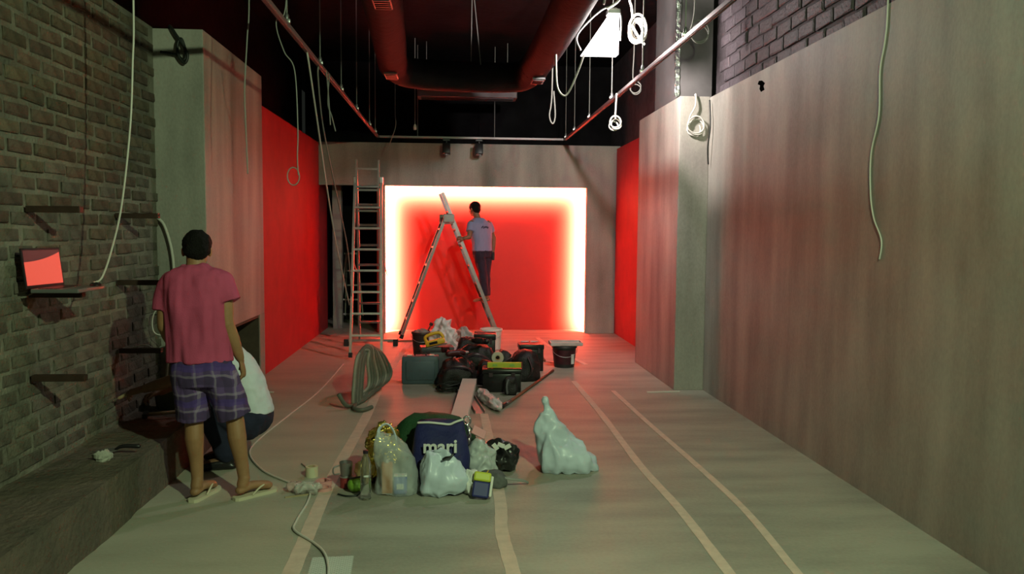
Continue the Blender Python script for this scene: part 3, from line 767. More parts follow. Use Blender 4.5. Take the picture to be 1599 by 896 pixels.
lp = thing('laptop', 'open laptop with a glowing coral screen on a wall bracket', 'laptop', (-2.16, 4.62, 1.33))
MB().box((-2.15, 4.62, 1.342), (0.25, 0.33, 0.022), bev=0.005).build('base', mat('laptop_grey', (0.16, 0.165, 0.16), 0.4, 0.3), lp)
kb = MB()
for i in range(5):
    for j in range(12): kb.box((-2.235 + i * 0.02, 4.485 + j * 0.0245, 1.3545), (0.016, 0.02, 0.003))
o = kb.build('keyboard', black_plastic, lp); o['kind'] = 'stuff'
MB().box((-2.075, 4.62, 1.3535), (0.05, 0.09, 0.0015)).build('touchpad', mat('laptop_dark', (0.08, 0.08, 0.08), 0.3), lp)
lid = bpy.data.objects.new('lid', MB().box((0, 0, 0.11), (0.009, 0.33, 0.22), bev=0.003).mesh('lid', black_plastic)); COL.objects.link(lid)
lid.parent = lp; lid.location = V((-2.276, 4.62, 1.352)) - V(lp['_loc']); lid.rotation_euler = (0, math.radians(-7), math.radians(-8))
sc_ = MB(); sc_.box((0.0055, 0, 0.112), (0.002, 0.305, 0.19)); so = sc_.build('screen', screen_m, None); so.parent = lid
ms = MB(); ms.ell((0, 0, 0), (0.032, 0.052, 0.02)); me = ms.mesh('mouse', black_plastic)
for v in me.vertices: v.co.z = max(v.co.z, -0.002)
mo = thing('computer_mouse', 'black computer mouse resting on the corner of the laptop', 'mouse', (-2.055, 4.735, 1.3537))
b_ = link('shell', me, mo, True, loc=(0, 0, 0.002)); b_.rotation_euler = (0, 0, 0.5)
w_ = MB().lathe((0, 0.022, 0.021), [(0.0, -0.004), (0.008, -0.004), (0.008, 0.004), (0, 0.004)], 10, axis='x').build('scroll_wheel', white_plastic, mo, True, loc=(0, 0, 0.0))

hm_ = thing('brick_hammer', 'hammer with a pale wooden handle lying on the plinth', 'hammer', (-2.12, 5.95, 0.32))
MB().limb([(-2.22, 5.9, 0.338), (-1.97, 6.02, 0.338)], [0.012, 0.015], 10).build('handle', wood_pale, hm_, True)
MB().box((-2.235, 5.895, 0.338), (0.035, 0.14, 0.034), Matrix.Rotation(0.25, 3, 'Z'), bev=0.006).build('head', black_metal, hm_)
tr = thing('trowel', 'dark trowel lying on the plinth beside a pale stone', 'trowel', (-2.05, 4.98, 0.31))
tb = MB(); tb.add([(-2.2, 4.95, 0.325), (-2.1, 4.92, 0.325), (-2.06, 4.975, 0.325), (-2.1, 5.03, 0.325), (-2.2, 4.95, 0.332), (-2.1, 4.92, 0.332), (-2.06, 4.975, 0.332), (-2.1, 5.03, 0.332)],
                  [(3, 2, 1, 0), (4, 5, 6, 7), (0, 1, 5, 4), (1, 2, 6, 5), (2, 3, 7, 6), (3, 0, 4, 7)])
tb.build('blade', alu_dull, tr)
MB().limb([(-2.07, 4.975, 0.333), (-2.03, 4.98, 0.352), (-1.94, 5.0, 0.345)], [0.007, 0.012, 0.013], 10).build('handle', black_plastic, tr, True)
st = MB(); st.ell((0, 0, 0.035), (0.062, 0.05, 0.04)); me = st.mesh('stone', stone_m); crumple(me, 0.03, 14, 2); o = link('rubble_stone', me, None, False, loc=(-2.09, 4.84, 0.293))
tag(o, 'pale lump of stone lying on the plinth in front of the trowel', 'stone')
bx = thing('plaster_tub', 'dull green plastic tub standing on the plinth against the pillar', 'tub', (-2.2, 6.3, 0.3))
tb = MB(); tb.loft([(-2.2, 6.3, 0.30, 0.09, 0.08), (-2.2, 6.3, 0.44, 0.105, 0.095), (-2.2, 6.3, 0.44, 0.095, 0.085), (-2.2, 6.3, 0.33, 0.085, 0.075)], 24, 4); tb.build('tub_body', mat('tub_green', (0.09, 0.12, 0.07), 0.6), bx)
tb = MB(); tb.tube([V((-2.2, 6.3, 0.44)) + V((0.108 * math.copysign(abs(math.cos(a)) ** .5, math.cos(a)), 0.098 * math.copysign(abs(math.sin(a)) ** .5, math.sin(a)), 0)) for a in [2 * PI * k / 32 for k in range(32)]], 0.006, 6, closed=True); tb.build('rim', mat('tub_green', (0, 0, 0)), bx, True)

# ================================================================ LADDERS
def add_ladder_section(parent, b0, b1, t0, t1, rungs, rw=0.055, rt=0.028, first=0.28, step=0.28, feet=True, m=alu, updir=None):
    """two stiles b->t with rungs at heights first + k*step"""
    b0, b1, t0, t1 = V(b0), V(b1), V(t0), V(t1)
    across = (b1 - b0).normalized()
    for a, c in ((b0, t0), (b1, t1)):
        s_ = MB(); s_.bar(a, c, rt, rw, up=(c - a).cross(across)); s_.build('stile', m, parent)
        if feet:
            d = (c - a).normalized()
            f_ = MB(); f_.bar(a - d * 0.0, a + d * 0.06, rt + 0.012, rw + 0.012, up=(c - a).cross(across)); f_.build('foot', rubber, parent)
    H_ = t0.z - b0.z
    z = first
    while z < H_ - 0.03 and rungs > 0:
        k = z / H_
        p, q = b0.lerp(t0, k), b1.lerp(t1, k)
        r_ = MB(); r_.bar(p, q, 0.03, 0.026, up=(t0 - b0)); r_.build('rung', m, parent); z += step; rungs -= 1

ld = thing('extension_ladder', 'tall aluminium extension ladder standing open before the dark doorway', 'ladder', (-1.16, 11.0, 0))
add_ladder_section(ld, (-1.36, 10.47, 0.03), (-0.955, 10.47, 0.03), (-1.353, 11.0, 2.32), (-1.0, 11.0, 2.32), 8, 0.065, 0.03)
add_ladder_section(ld, (-1.39, 11.74, 0.10), (-1.055, 11.74, 0.10), (-1.335, 11.07, 2.34), (-1.03, 11.07, 2.34), 8, 0.06, 0.028, feet=False, m=alu_dull, first=0.26)
add_ladder_section(ld, (-1.318, 11.12, 1.45), (-1.05, 11.12, 1.45), (-1.328, 10.95, 2.63), (-1.03, 10.95, 2.63), 3, 0.05, 0.022, first=0.5, feet=False, m=alu_dull)
sb = MB(); sb.bar((-1.60, 11.74, 0.085), (-0.85, 11.74, 0.085), 0.06, 0.035); so = sb.build('stabiliser_bar', alu_dull, ld)
for x in (-1.58, -0.87): MB().box((x, 11.74, 0.05), (0.07, 0.07, 0.1), bev=0.008).build('rubber_foot', rubber, so, loc=(0, 0, 0))
for x in (-1.35, -1.0): MB().box((x, 11.03, 2.36), (0.05, 0.12, 0.1), bev=0.01).build('hinge', alu, ld)
for x in (-1.37, -0.965): MB().bar((x, 10.78, 1.32), (x + 0.0, 11.45, 1.05), 0.006, 0.02).build('spreader_strap', alu_dull, ld)

# stepladder seen from the side, legs spread along the end wall
sl = thing('stepladder', 'aluminium stepladder spread wide, with the man standing on it', 'ladder', (-0.08, 12.55, 0))
YA, YC = 12.36, 12.74
add_ladder_section(sl, (0.69, YA, 0.03), (0.65, YC, 0.03), (-0.20, YA + 0.02, 2.27), (-0.24, YC - 0.02, 2.27), 7, 0.05, 0.03, m=alu_dark)
add_ladder_section(sl, (-0.83, YA - 0.03, 0.03), (-0.875, YC + 0.03, 0.03), (-0.15, YA, 1.90), (-0.195, YC, 1.90), 6, 0.046, 0.028, m=alu_dark)
for y in (YA - 0.02, YC + 0.02):
    h = MB(); h.box((-0.10 if y < 12.5 else -0.17, y, 1.88), (0.17, 0.02, 0.13), bev=0.02); h.build('hinge_plate', alu_dark, sl)
    h = MB(); h.lathe((-0.10 if y < 12.5 else -0.17, y - 0.018, 1.88), [(0.0, 0), (0.045, 0), (0.045, 0.036), (0, 0.036)], 16, axis='y'); h.build('hinge_disc', alu_dark, sl, 'auto')
h = MB(); h.box((-0.135, 12.55, 1.80), (0.2, 0.35, 0.016), bev=0.004); h.build('top_tray', alu_dark, sl)

# small ladder in the dark passage
sp_ = thing('stepladder', 'small dim stepladder standing in the dark passage beyond the doorway', 'ladder', (-1.75, 14.8, 0))
add_ladder_section(sp_, (-2.10, 14.7, 0.02), (-1.72, 14.7, 0.02), (-2.0, 14.95, 1.25), (-1.8, 14.95, 1.25), 4, 0.05, 0.026, m=white_plastic, first=0.14, step=0.26)
add_ladder_section(sp_, (-2.08, 15.3, 0.02), (-1.74, 15.3, 0.02), (-2.0, 14.98, 1.25), (-1.8, 14.98, 1.25), 0, 0.04, 0.022, m=white_plastic)
MB().box((-1.9, 14.96, 1.26), (0.27, 0.16, 0.03), bev=0.006).build('top_step', white_plastic, sp_)

o = MB().bar((-1.02, 12.14, 0.012), (-0.62, 12.20, 0.012), 0.05, 0.024).build('wood_batten', wood_red, None)
tag(o, 'dark flat batten lying on the floor at the stepladder foot', 'batten')

# ================================================================ THE PILE OF TOOLS
# hard case
tc_ = thing('tool_case', 'slate blue hard plastic tool case standing upright on the floor', 'tool case', (-0.38, 8.83, 0))
for y, nm in ((8.79, 'front_shell'), (8.872, 'rear_shell')):
    MB().box((-0.38, y, 0.155), (0.405, 0.078, 0.31), bev=0.022).build(nm, blue_plastic, tc_, 'auto')
MB().box((-0.38, 8.745, 0.155), (0.31, 0.016, 0.21), bev=0.007).build('raised_panel', blue_plastic, tc_, 'auto')
for x in (-0.5, -0.255): MB().box((x, 8.83, 0.312), (0.055, 0.06, 0.016), bev=0.004).build('latch', white_plastic, tc_)
hd_ = MB(); hd_.tube(resample([(-0.44, 8.83, 0.305), (-0.43, 8.83, 0.33), (-0.33, 8.83, 0.33), (-0.32, 8.83, 0.305)], 0.008, 5)[0], 0.008, 8); hd_.build('handle', black_plastic, tc_, True)

def bucket(label, c, r0, r1, h, m, lab=None, n=28):
    b = thing('paint_bucket', label, 'bucket', c)
    bd = MB(); bd.lathe(c, [(r0, 0), (r1, h), (r1 - 0.006, h), (r0 - 0.006, 0.01)], n); bd.build('bucket_body', m, b, 'auto')
    rm = MB(); rm.lathe((c[0], c[1], c[2] + h - 0.03), [(r1, 0), (r1 + 0.009, 0.004), (r1 + 0.009, 0.026), (r1 + 0.004, 0.032), (r1 - 0.006, 0.032)], n, cap=False); rm.build('rim', m, b, 'auto')
    if lab:
        q = MB(); vs = []; fs = []
        z1, z2 = 0.16 * h, 0.82 * h
        for i in range(n + 1):
            a = 2 * PI * i / n
            for z in (z1, z2):
                rr = r0 + (r1 - r0) * z / h + 0.0015
                vs.append((c[0] + rr * math.cos(a), c[1] + rr * math.sin(a), c[2] + z))
        for i in range(n): fs.append((2 * i, 2 * i + 2, 2 * i + 3, 2 * i + 1))
        q.add(vs, fs); q.build('printed_wrap', lab, b, True)
    hb = MB(); hb.tube([V(c) + V(((r1 + 0.012) * math.cos(a), (-0.35 * r1) * math.sin(a) - 0.02 - r1 * 0.6 * math.sin(a), h - 0.03 - 0.10 * math.sin(a))) for a in [PI * k / 14 for k in range(15)]], 0.003, 6); hb.build('wire_handle', steel, b, True)
    return b
dark_bucket = mat('charcoal_plastic', (0.02, 0.018, 0.018), 0.45)
maroon_print = mat('maroon_print', (0.05, 0.008, 0.014), 0.4, var=0.6, scale=9)
b1 = bucket('charcoal bucket filled with tools behind the slate blue case', (-0.45, 10.95, 0), 0.12, 0.14, 0.31, dark_bucket)
jn = MB(); jn.ell((-0.45, 10.95, 0.29), (0.12, 0.12, 0.05)); me = jn.mesh('rag', mat('grey_rag', (0.25, 0.22, 0.2), 0.9)); crumple(me, 0.05, 14, 5)
o = link('cleaning_rag', me, None, True); tag(o, 'crumpled grey rag stuffed in the charcoal bucket', 'rag')
bt = thing('paint_brush', 'paint brush sticking up out of the charcoal bucket', 'brush', (-0.4, 10.95, 0.3))
MB().limb([(-0.38, 10.93, 0.30), (-0.33, 10.92, 0.40)], [0.012, 0.008], 8).build('handle', wood_red, bt, True)
MB().box((-0.325, 10.918, 0.415), (0.05, 0.02, 0.04), Matrix.Rotation(0.45, 3, 'Y')).build('bristles', black_fabric, bt)
b2 = bucket('pale plastic bucket at the foot of the stepladder', (0.52, 11.45, 0), 0.135, 0.155, 0.29, white_plastic)
b3 = bucket('black printed paint bucket standing apart on the floor with a tray on top', (1.365, 9.88, 0), 0.125, 0.15, 0.27, dark_bucket, maroon_print)
MB().box((1.455, 9.768, 0.11), (0.045, 0.004, 0.12), Matrix.Rotation(0.6, 3, 'Z')).build('white_label', white_paper, b3)
ty = thing('paint_tray', 'flat paint tray laid on top of the black printed bucket', 'tray', (1.39, 9.88, 0.275))
tm = mat('tray_plastic', (0.5, 0.42, 0.4), 0.35, var=0.2, scale=6)
q = MB(); q.box((1.38, 9.88, 0.281), (0.40, 0.26, 0.01)); q.build('tray_floor', tm, ty)
for c, d in (((1.38, 9.752, 0.300), (0.40, 0.012, 0.04)), ((1.38, 10.008, 0.300), (0.40, 0.012, 0.04)), ((1.184, 9.88, 0.300), (0.012, 0.26, 0.04)), ((1.576, 9.88, 0.300), (0.012, 0.26, 0.04))):
    MB().box(c, d, bev=0.003).build('tray_wall', tm, ty)

def soft_bag(name, label, cat, c, d, m, seed, amp=0.02, power=3.2, top=0.75, rot=0.0, straps=(), freq=7):
    """padded fabric bag: rounded block, slumped and creased"""
    t = thing(name, label, cat, c)
    rings = []
    for k in range(15):
        u = k / 14; z = d[2] * u
        s_ = (1 - (abs(u - 0.42) / 0.58) ** 4 * 0.28) * (1 - (1 - top) * u ** 2)
        if k == 0: s_ *= 0.93
        if k == 14: s_ *= 0.8
        rings.append((0, 0, z, d[0] / 2 * s_, d[1] / 2 * s_))
    mb = MB(); mb.loft(rings, 44, power); me = mb.mesh('bag_body', m); 
    bm = bmesh.new(); bm.from_mesh(me); top_f = [f for f in bm.faces if len(f.verts) > 4]
    bmesh.ops.poke(bm, faces=top_f); bm.to_mesh(me); bm.free()
    crumple(me, amp, freq, seed, lock_z=0.0)
    R_ = Matrix.Rotation(rot, 4, 'Z')
    me.transform(R_)
    body = link('bag_body', me, t, True, loc=(0, 0, 0))
    for pts_, r_, mm in straps:
        s_ = MB(); s_.tube(resample(pts_, r_, 6)[0], r_, 8, flat=0.35); o_ = s_.build('strap', mm, t, True, loc=(0, 0, 0))
    return t
gloss_strap = mat('webbing', (0.05, 0.03, 0.035), 0.3)
soft_bag('tool_bag', 'black nylon tool bag slumped right beside the slate blue case', 'bag', (0.03, 8.62, 0), (0.44, 0.36, 0.30), black_fabric, 1, 0.035, straps=[([(-0.15, -0.17, 0.2), (-0.05, -0.22, 0.26), (0.1, -0.2, 0.24), (0.16, -0.15, 0.18)], 0.016, gloss_strap), ([(-0.1, 0, 0.27), (0, -0.02, 0.36), (0.12, 0, 0.27)], 0.014, gloss_strap)])
soft_bag('tool_bag', 'black nylon tool bag in the middle of the pile, behind the yellow level', 'bag', (0.26, 9.22, 0), (0.5, 0.4, 0.37), black_fabric, 2, 0.04, straps=[([(-0.2, -0.2, 0.2), (-0.05, -0.24, 0.3), (0.1, -0.22, 0.25), (0.2, -0.2, 0.1)], 0.018, gloss_strap)])
soft_bag('backpack', 'round black backpack at the edge of the pile beside the yellow level', 'backpack', (0.80, 9.05, 0), (0.36, 0.42, 0.33), black_fabric, 4, 0.02, power=2.3, straps=[([(0.02, -0.2, 0.05), (0.06, -0.24, 0.16), (0.02, -0.18, 0.28)], 0.018, gloss_strap)])
# black crate at the back and dark tool box under the yellow saw
def hard_box(name, label, cat, c, d, m, lidm=None, rot=0.0, handle=True):
    t = thing(name, label, cat, c)
    R_ = Matrix.Rotation(rot, 3, 'Z')
    MB().box((0, 0, d[2] * 0.4), (d[0] * 0.95, d[1] * 0.95, d[2] * 0.8), R_, bev=0.012).build('box_body', m, t, 'auto', loc=(0, 0, 0))
    MB().box((0, 0, d[2] * 0.89), (d[0], d[1], d[2] * 0.2), R_, bev=0.014).build('lid', lidm or m, t, 'auto', loc=(0, 0, 0))
    for s_ in (-0.28, 0.28):
        MB().box(R_ @ V((d[0] * s_, -d[1] * 0.5 - 0.004, d[2] * 0.76)), (d[0] * 0.1, 0.016, d[2] * 0.17), R_, bev=0.003).build('latch', gloss_strap, t, loc=(0, 0, 0))
    if handle:
        q = MB(); q.tube(resample([R_ @ V((-d[0] * 0.25, 0, d[2] * 0.97)), R_ @ V((-d[0] * 0.2, 0, d[2] + 0.03)), R_ @ V((d[0] * 0.2, 0, d[2] + 0.03)), R_ @ V((d[0] * 0.25, 0, d[2] * 0.97))], 0.01, 5)[0], 0.01, 8)
        q.build('handle', black_plastic, t, True, loc=(0, 0, 0))
    return t
hard_box('tool_box', 'dark grey tool box under the yellow jigsaw, behind the slate blue case', 'tool box', (-0.22, 9.65, 0), (0.4, 0.26, 0.30), mat('grey_toolbox', (0.06, 0.062, 0.065), 0.5), rot=0.12, handle=False)
hard_box('tool_box', 'black tool box tallest in the pile, in front of the pale bucket', 'tool box', (0.38, 10.12, 0), (0.28, 0.28, 0.40), black_plastic, rot=-0.05, handle=False)
hard_box('tool_box', 'black tool box at the front of the pile carrying the yellow level', 'tool box', (0.50, 8.42, 0), (0.42, 0.30, 0.245), black_plastic, rot=-0.06, handle=False)
hard_box('tool_box', 'small flat black case lying behind the backpack', 'tool box', (0.92, 9.65, 0), (0.3, 0.24, 0.33), black_plastic, rot=0.05, handle=False)
hard_box('tool_box', 'long flat black case at the back of the pile near the niche', 'tool box', (0.04, 11.55, 0), (0.44, 0.26, 0.18), black_plastic, rot=0.03, handle=False)

soft_bag('tool_bag', 'small black nylon bag squeezed behind the plank end', 'bag', (0.34, 8.74, 0), (0.18, 0.22, 0.27), black_fabric, 22, 0.035, straps=[([(-0.1, -0.13, 0.1), (-0.02, -0.17, 0.2), (0.1, -0.13, 0.23)], 0.014, gloss_strap)])
soft_bag('tool_bag', 'black nylon bag bulging between the grey tool box and the tallest black box', 'bag', (0.16, 9.68, 0), (0.30, 0.28, 0.40), black_fabric, 23, 0.04, straps=[([(-0.14, -0.15, 0.25), (0.0, -0.19, 0.33), (0.14, -0.14, 0.28)], 0.014, gloss_strap)])
soft_bag('tool_bag', 'black nylon bag between the yellow level and the backpack', 'bag', (0.535, 8.84, 0), (0.22, 0.24, 0.36), black_fabric, 24, 0.035, straps=[([(-0.1, -0.13, 0.1), (-0.02, -0.17, 0.24), (0.1, -0.12, 0.3)], 0.014, gloss_strap)])
soft_bag('tool_roll', 'black tool roll sagging off the front corner of the black tool box', 'bag', (0.57, 8.17, 0), (0.15, 0.12, 0.20), black_fabric, 25, 0.02, straps=[([(-0.03, -0.065, 0.02), (-0.04, -0.08, 0.1), (-0.02, -0.06, 0.17)], 0.016, mat('grey_webbing', (0.14, 0.14, 0.15), 0.4))])
def drill(label, loc, rot, m):
    t = thing('power_drill', label, 'power tool', loc)
    R_ = Matrix.Rotation(rot, 3, 'Z') @ Matrix.Rotation(0.25, 3, 'X')
    f = lambda x, y, z: R_ @ V((x, y, z)) + V((0, 0, 0.045))
    q = MB(); q.limb([f(-0.1, 0, 0), f(0.02, 0, 0.0), f(0.08, 0, 0)], [0.034, 0.036, 0.028], 14); q.build('motor_body', m, t, True, loc=(0, 0, 0))
    q = MB(); q.limb([f(0.09, 0, 0), f(0.13, 0, 0)], [0.022, 0.016], 12); q.build('chuck', steel, t, True, loc=(0, 0, 0))
    q = MB(); q.limb([f(-0.06, 0, -0.01), f(-0.075, 0.11, -0.012)], [0.024, 0.022], 12); q.build('grip', black_plastic, t, True, loc=(0, 0, 0))
    q = MB(); q.box(f(-0.075, 0.145, -0.012), (0.09, 0.05, 0.06), R_, bev=0.01); q.build('battery', m, t, 'auto', loc=(0, 0, 0))
drill('dark cordless drill lying on top of the bag behind the plank end', (0.02, 8.62, 0.32), 0.4, mat('maroon_plastic', (0.05, 0.008, 0.01), 0.35))
drill('black cordless drill lying on the middle tool bag', (0.28, 9.2, 0.375), 2.6, black_plastic)
def tangle(label, c, rx, ry, n, seed, r=0.009):
    q = MB(); rr = random.Random(seed)
    for i in range(n):
        a0 = rr.uniform(0, 6.28); cx, cy = c[0] + rr.uniform(-.3, .3) * rx, c[1] + rr.uniform(-.3, .3) * ry
        pts = [(cx + rx * rr.uniform(.55, 1) * math.cos(a0 + k * 0.9), cy + ry * rr.uniform(.55, 1) * math.sin(a0 + k * 0.9), c[2] + r + 0.012 * i + rr.uniform(0, 0.03)) for k in range(7)]
        q.tube(resample(pts, r, 6, closed=True)[0], r, 7, closed=True)
    return tag(q.build('cable_heap', black_cable, None, True), label, 'cable')
tangle('black cable heaped in front of the tool bag and the slate blue case', (-0.06, 8.33, 0.0), 0.12, 0.09, 6, 4)
# yellow jigsaw with D handle
jg = thing('jigsaw', 'yellow power jigsaw with a D-shaped grip lying on the tool box', 'power tool', (-0.24, 9.6, 0.3))
R_ = Matrix.Rotation(math.radians(-14), 3, 'Y')
def JP(x, y, z): return V((-0.245, 9.55, 0.385)) + R_ @ V((x, y, z))
q = MB(); q.box(JP(0, 0, -0.03), (0.24, 0.07, 0.07), R_, bev=0.02); q.build('motor_body', yellow_plastic, jg, 'auto')
q = MB(); q.tube(resample([JP(-0.10, 0, 0), JP(-0.1, 0, 0.055), JP(-0.03, 0, 0.075), JP(0.07, 0, 0.07), JP(0.10, 0, 0.03), JP(0.105, 0, 0)], 0.022, 5)[0], 0.02, 10); q.build('grip', yellow_plastic, jg, True)
MB().box(JP(-0.02, -0.038, -0.03), (0.1, 0.008, 0.03), R_, bev=0.003).build('vent_plate', black_plastic, jg)
MB().box(JP(0.0, 0, -0.075), (0.27, 0.085, 0.014), R_, bev=0.003).build('sole_plate', alu_dull, jg)

def crumpled(name, label, cat, c, d, m, seed, amp=0.06, freq=9, sub=5, rot=0.0, squash=True, stretch=(1, 1, 1)):
    bm = bmesh.new(); bmesh.ops.create_icosphere(bm, subdivisions=sub, radius=1.0)
    me = bpy.data.meshes.new(name); bm.to_mesh(me); bm.free(); me.materials.append(m)
    for v in me.vertices: v.co = V((v.co.x * d[0] / 2, v.co.y * d[1] / 2, v.co.z * d[2] / 2))
    crumple(me, amp, freq, seed, stretch)
    zmin = min(v.co.z for v in me.vertices); cut = zmin + d[2] * 0.18
    for v in me.vertices: v.co.z = max(v.co.z, cut) - cut
    o_ = link(name, me, None, True, loc=c); o_.rotation_euler = (0, 0, rot)
    return tag(o_, label, cat)
crumpled('plastic_wrap', 'crumpled pinkish white plastic sheet heaped behind the yellow jigsaw', 'plastic sheet', (-0.15, 10.45, 0), (0.36, 0.3, 0.66), film_m, 3, 0.07, 8)
crumpled('plastic_wrap', 'crumpled clear grey plastic heaped between the sheet and the black boxes', 'plastic sheet', (0.13, 10.75, 0), (0.28, 0.26, 0.46), mat('grey_film', (0.36, 0.33, 0.32), 0.3), 6, 0.05, 9)

# spirit level and tape roll on the front tool box
lv = thing('spirit_level', 'yellow spirit level lying across the front black tool box', 'level', (0.50, 8.36, 0.25))
MB().box((0.52, 8.35, 0.279), (0.36, 0.045, 0.058), Matrix.Rotation(-0.05, 3, 'Z'), bev=0.005).build('level_body', lime_plastic, lv)
for x in (0.42, 0.6): MB().box((x, 8.326 - (x - .52) * 0.05, 0.281), (0.05, 0.006, 0.022)).build('vial', mat('vial_green', (0.3, 0.5, 0.1), 0.2), lv)
MB().box((0.702, 8.341, 0.279), (0.012, 0.047, 0.06)).build('end_cap', red_plastic, lv)
q = MB(); q.lathe((0.455, 8.48, 0.338), [(0.03, -0.02), (0.064, -0.02), (0.064, 0.02), (0.03, 0.02), (0.03, -0.02)], 28, axis='y', cap=False)
tp = thing('tape_roll', 'pale roll of tape propped on edge behind the yellow level', 'tape roll', (0.455, 8.48, 0.26))
q.build('tape_band', mat('pale_tape', (0.55, 0.5, 0.42), 0.6), tp, 'auto')
q = MB(); q.lathe((0.455, 8.48, 0.338), [(0.022, -0.021), (0.03, -0.021), (0.03, 0.021), (0.022, 0.021), (0.022, -0.021)], 24, axis='y', cap=False); q.build('core', wood_pale, tp, 'auto')
bkb = MB(); bkb.box((0.455, 8.5, 0.26), (0.2, 0.1, 0.028), bev=0.006)
tag(bkb.build('tool_pouch', black_plastic), 'thin black pouch under the pale tape roll', 'pouch')

# floor squeegee, roller pole, plank, channel and film
sq = thing('floor_squeegee', 'floor squeegee with a wooden handle lying beyond the paint bucket', 'squeegee', (1.1, 11.8, 0))
MB().box((1.11, 11.85, 0.03), (0.27, 0.05, 0.05), bev=0.006).build('blade_holder', alu_dull, sq)
MB().box((1.11, 11.815, 0.014), (0.28, 0.012, 0.026)).build('rubber_blade', rubber, sq)
MB().tube([(1.11, 11.84, 0.045), (1.165, 10.25, 0.016)], 0.014, 10).build('handle', wood_red, sq, True)
po = thing('roller_pole', 'long reddish wooden pole with a pale ferrule lying across the floor', 'pole', (0.8, 8.5, 0))
MB().tube([(0.52, 7.7, 0.017), (1.18, 9.5, 0.017)], 0.0155, 10).build('pole', wood_red, po, True)
MB().tube([(0.49, 7.62, 0.018), (0.545, 7.77, 0.018)], 0.018, 10).build('ferrule', alu_dull, po, True)
MB().limb([(0.49, 7.62, 0.024), (0.45, 7.5, 0.024)], [0.02, 0.022], 10).build('grip', black_plastic, po, True)
o = MB().bar((0.155, 8.40, 0.10), (-0.01, 6.3, 0.03), 0.15, 0.055).build('timber_plank', board_m, None)
tag(o, 'long pale plank propped on the pile, running toward the green bag', 'plank')
ch = MB(); a_, b_2 = V((0.15, 8.05, 0.022)), V((0.235, 7.3, 0.022))
ch.bar(a_, b_2, 0.1, 0.006); ch.bar(a_ + V((0.045, 0, 0.012)), b_2 + V((0.045, 0, 0.012)), 0.006, 0.03); ch.bar(a_ + V((-0.045, 0, 0.012)), b_2 + V((-0.045, 0, 0.012)), 0.006, 0.03)
ch.v = [(x, y, z - 0.019) for x, y, z in ch.v]
tag(ch.build('metal_channel', mat('pinkish_steel', (0.4, 0.33, 0.32), 0.4, 0.4)), 'short metal channel lying beside the pale plank', 'channel')
crumpled('plastic_wrap', 'crumpled grey plastic film trailing from the pile toward the pole', 'plastic sheet', (0.335, 7.74, 0), (0.14, 0.86, 0.12), mat('grey_white_film', (0.6, 0.56, 0.58), 0.3, var=0.2, scale=9), 9, 0.03, 11, rot=0.2, stretch=(1, 0.5, 1))

# hose: folded loops of corrugated conduit standing like a tent, tails at its foot
hz = thing('hose_coil', 'bundle of grey-green hose folded into standing loops on the floor', 'hose', (-0.86, 8.0, 0))
for i in range(9):
    xa, ya = -0.965 + 0.007 * i, 7.62 + 0.022 * i
    xb, yb = -0.85 + 0.021 * i, 7.95 + 0.065 * i
    tx, ty, tz = -0.885 + 0.006 * i, 7.93 + 0.03 * i, 0.55 - 0.010 * abs(i - 3)
    pts = [(xa, ya, 0.034), (xa + 0.003, ya + 0.03, 0.22), (xa + 0.02, ya + 0.1, 0.44), (tx - 0.02, ty - 0.06, tz - 0.015), (tx + 0.03, ty + 0.03, tz - 0.03),
           (tx + (xb - tx) * 0.6, ty + (yb - ty) * 0.6, 0.38), (xb, yb, 0.21), (xb - 0.012, yb - 0.03, 0.13), (xb - 0.06, yb - 0.12, 0.09), (xa + 0.05, ya + 0.14, 0.04)]
    q = MB(); q.tube(resample(pts, 0.02, 6, closed=True)[0], 0.021 if i % 3 else 0.016, 8, closed=True); q.build('hose_loop', hose_m if i % 3 else hose_pale, hz, True)
for pts in ([(-0.96, 7.62, 0.022), (-1.02, 7.5, 0.05), (-1.08, 7.46, 0.16)], [(-0.95, 7.62, 0.024), (-0.93, 7.45, 0.024), (-0.85, 7.4, 0.024), (-0.78, 7.52, 0.024)]):
    q = MB(); q.tube(resample(pts, 0.02, 7)[0], 0.02, 8); q.build('hose_tail', hose_m, hz, True)

# ================================================================ FRONT PILE OF BAGS
def plastic_sack(name, label, cat, c, rings, m, seed, amp, freq, stretch=(1, 1, 0.45), n=56, rot=0.0, parts=None, power=2.4):
    """plastic bag from stacked rings (z, cx, cy, rx, ry), resampled and creased"""
    Z = [V((r[1], r[2], r[0])) for r in rings]; A_ = [V((r[3], r[4], 0)) for r in rings]
    P, _ = resample(Z, 1, 7); Q, _ = resample(A_, 1, 7)
    mb = MB(); mb.loft([(p.x, p.y, max(p.z, 0), max(q_.x, 0.004), max(q_.y, 0.004)) for p, q_ in zip(P, Q)], n, power)
    me = mb.mesh(name, m)
    bm = bmesh.new(); bm.from_mesh(me); bmesh.ops.poke(bm, faces=[f for f in bm.faces if len(f.verts) > 4]); bm.to_mesh(me); bm.free()
    crumple(me, amp, freq, seed, stretch, lock_z=0.0)
    o_ = link(name, me, None, True, loc=c); o_.rotation_euler = (0, 0, rot); o_['_loc'] = (0.0, 0.0, 0.0)
    return tag(o_, label, cat)
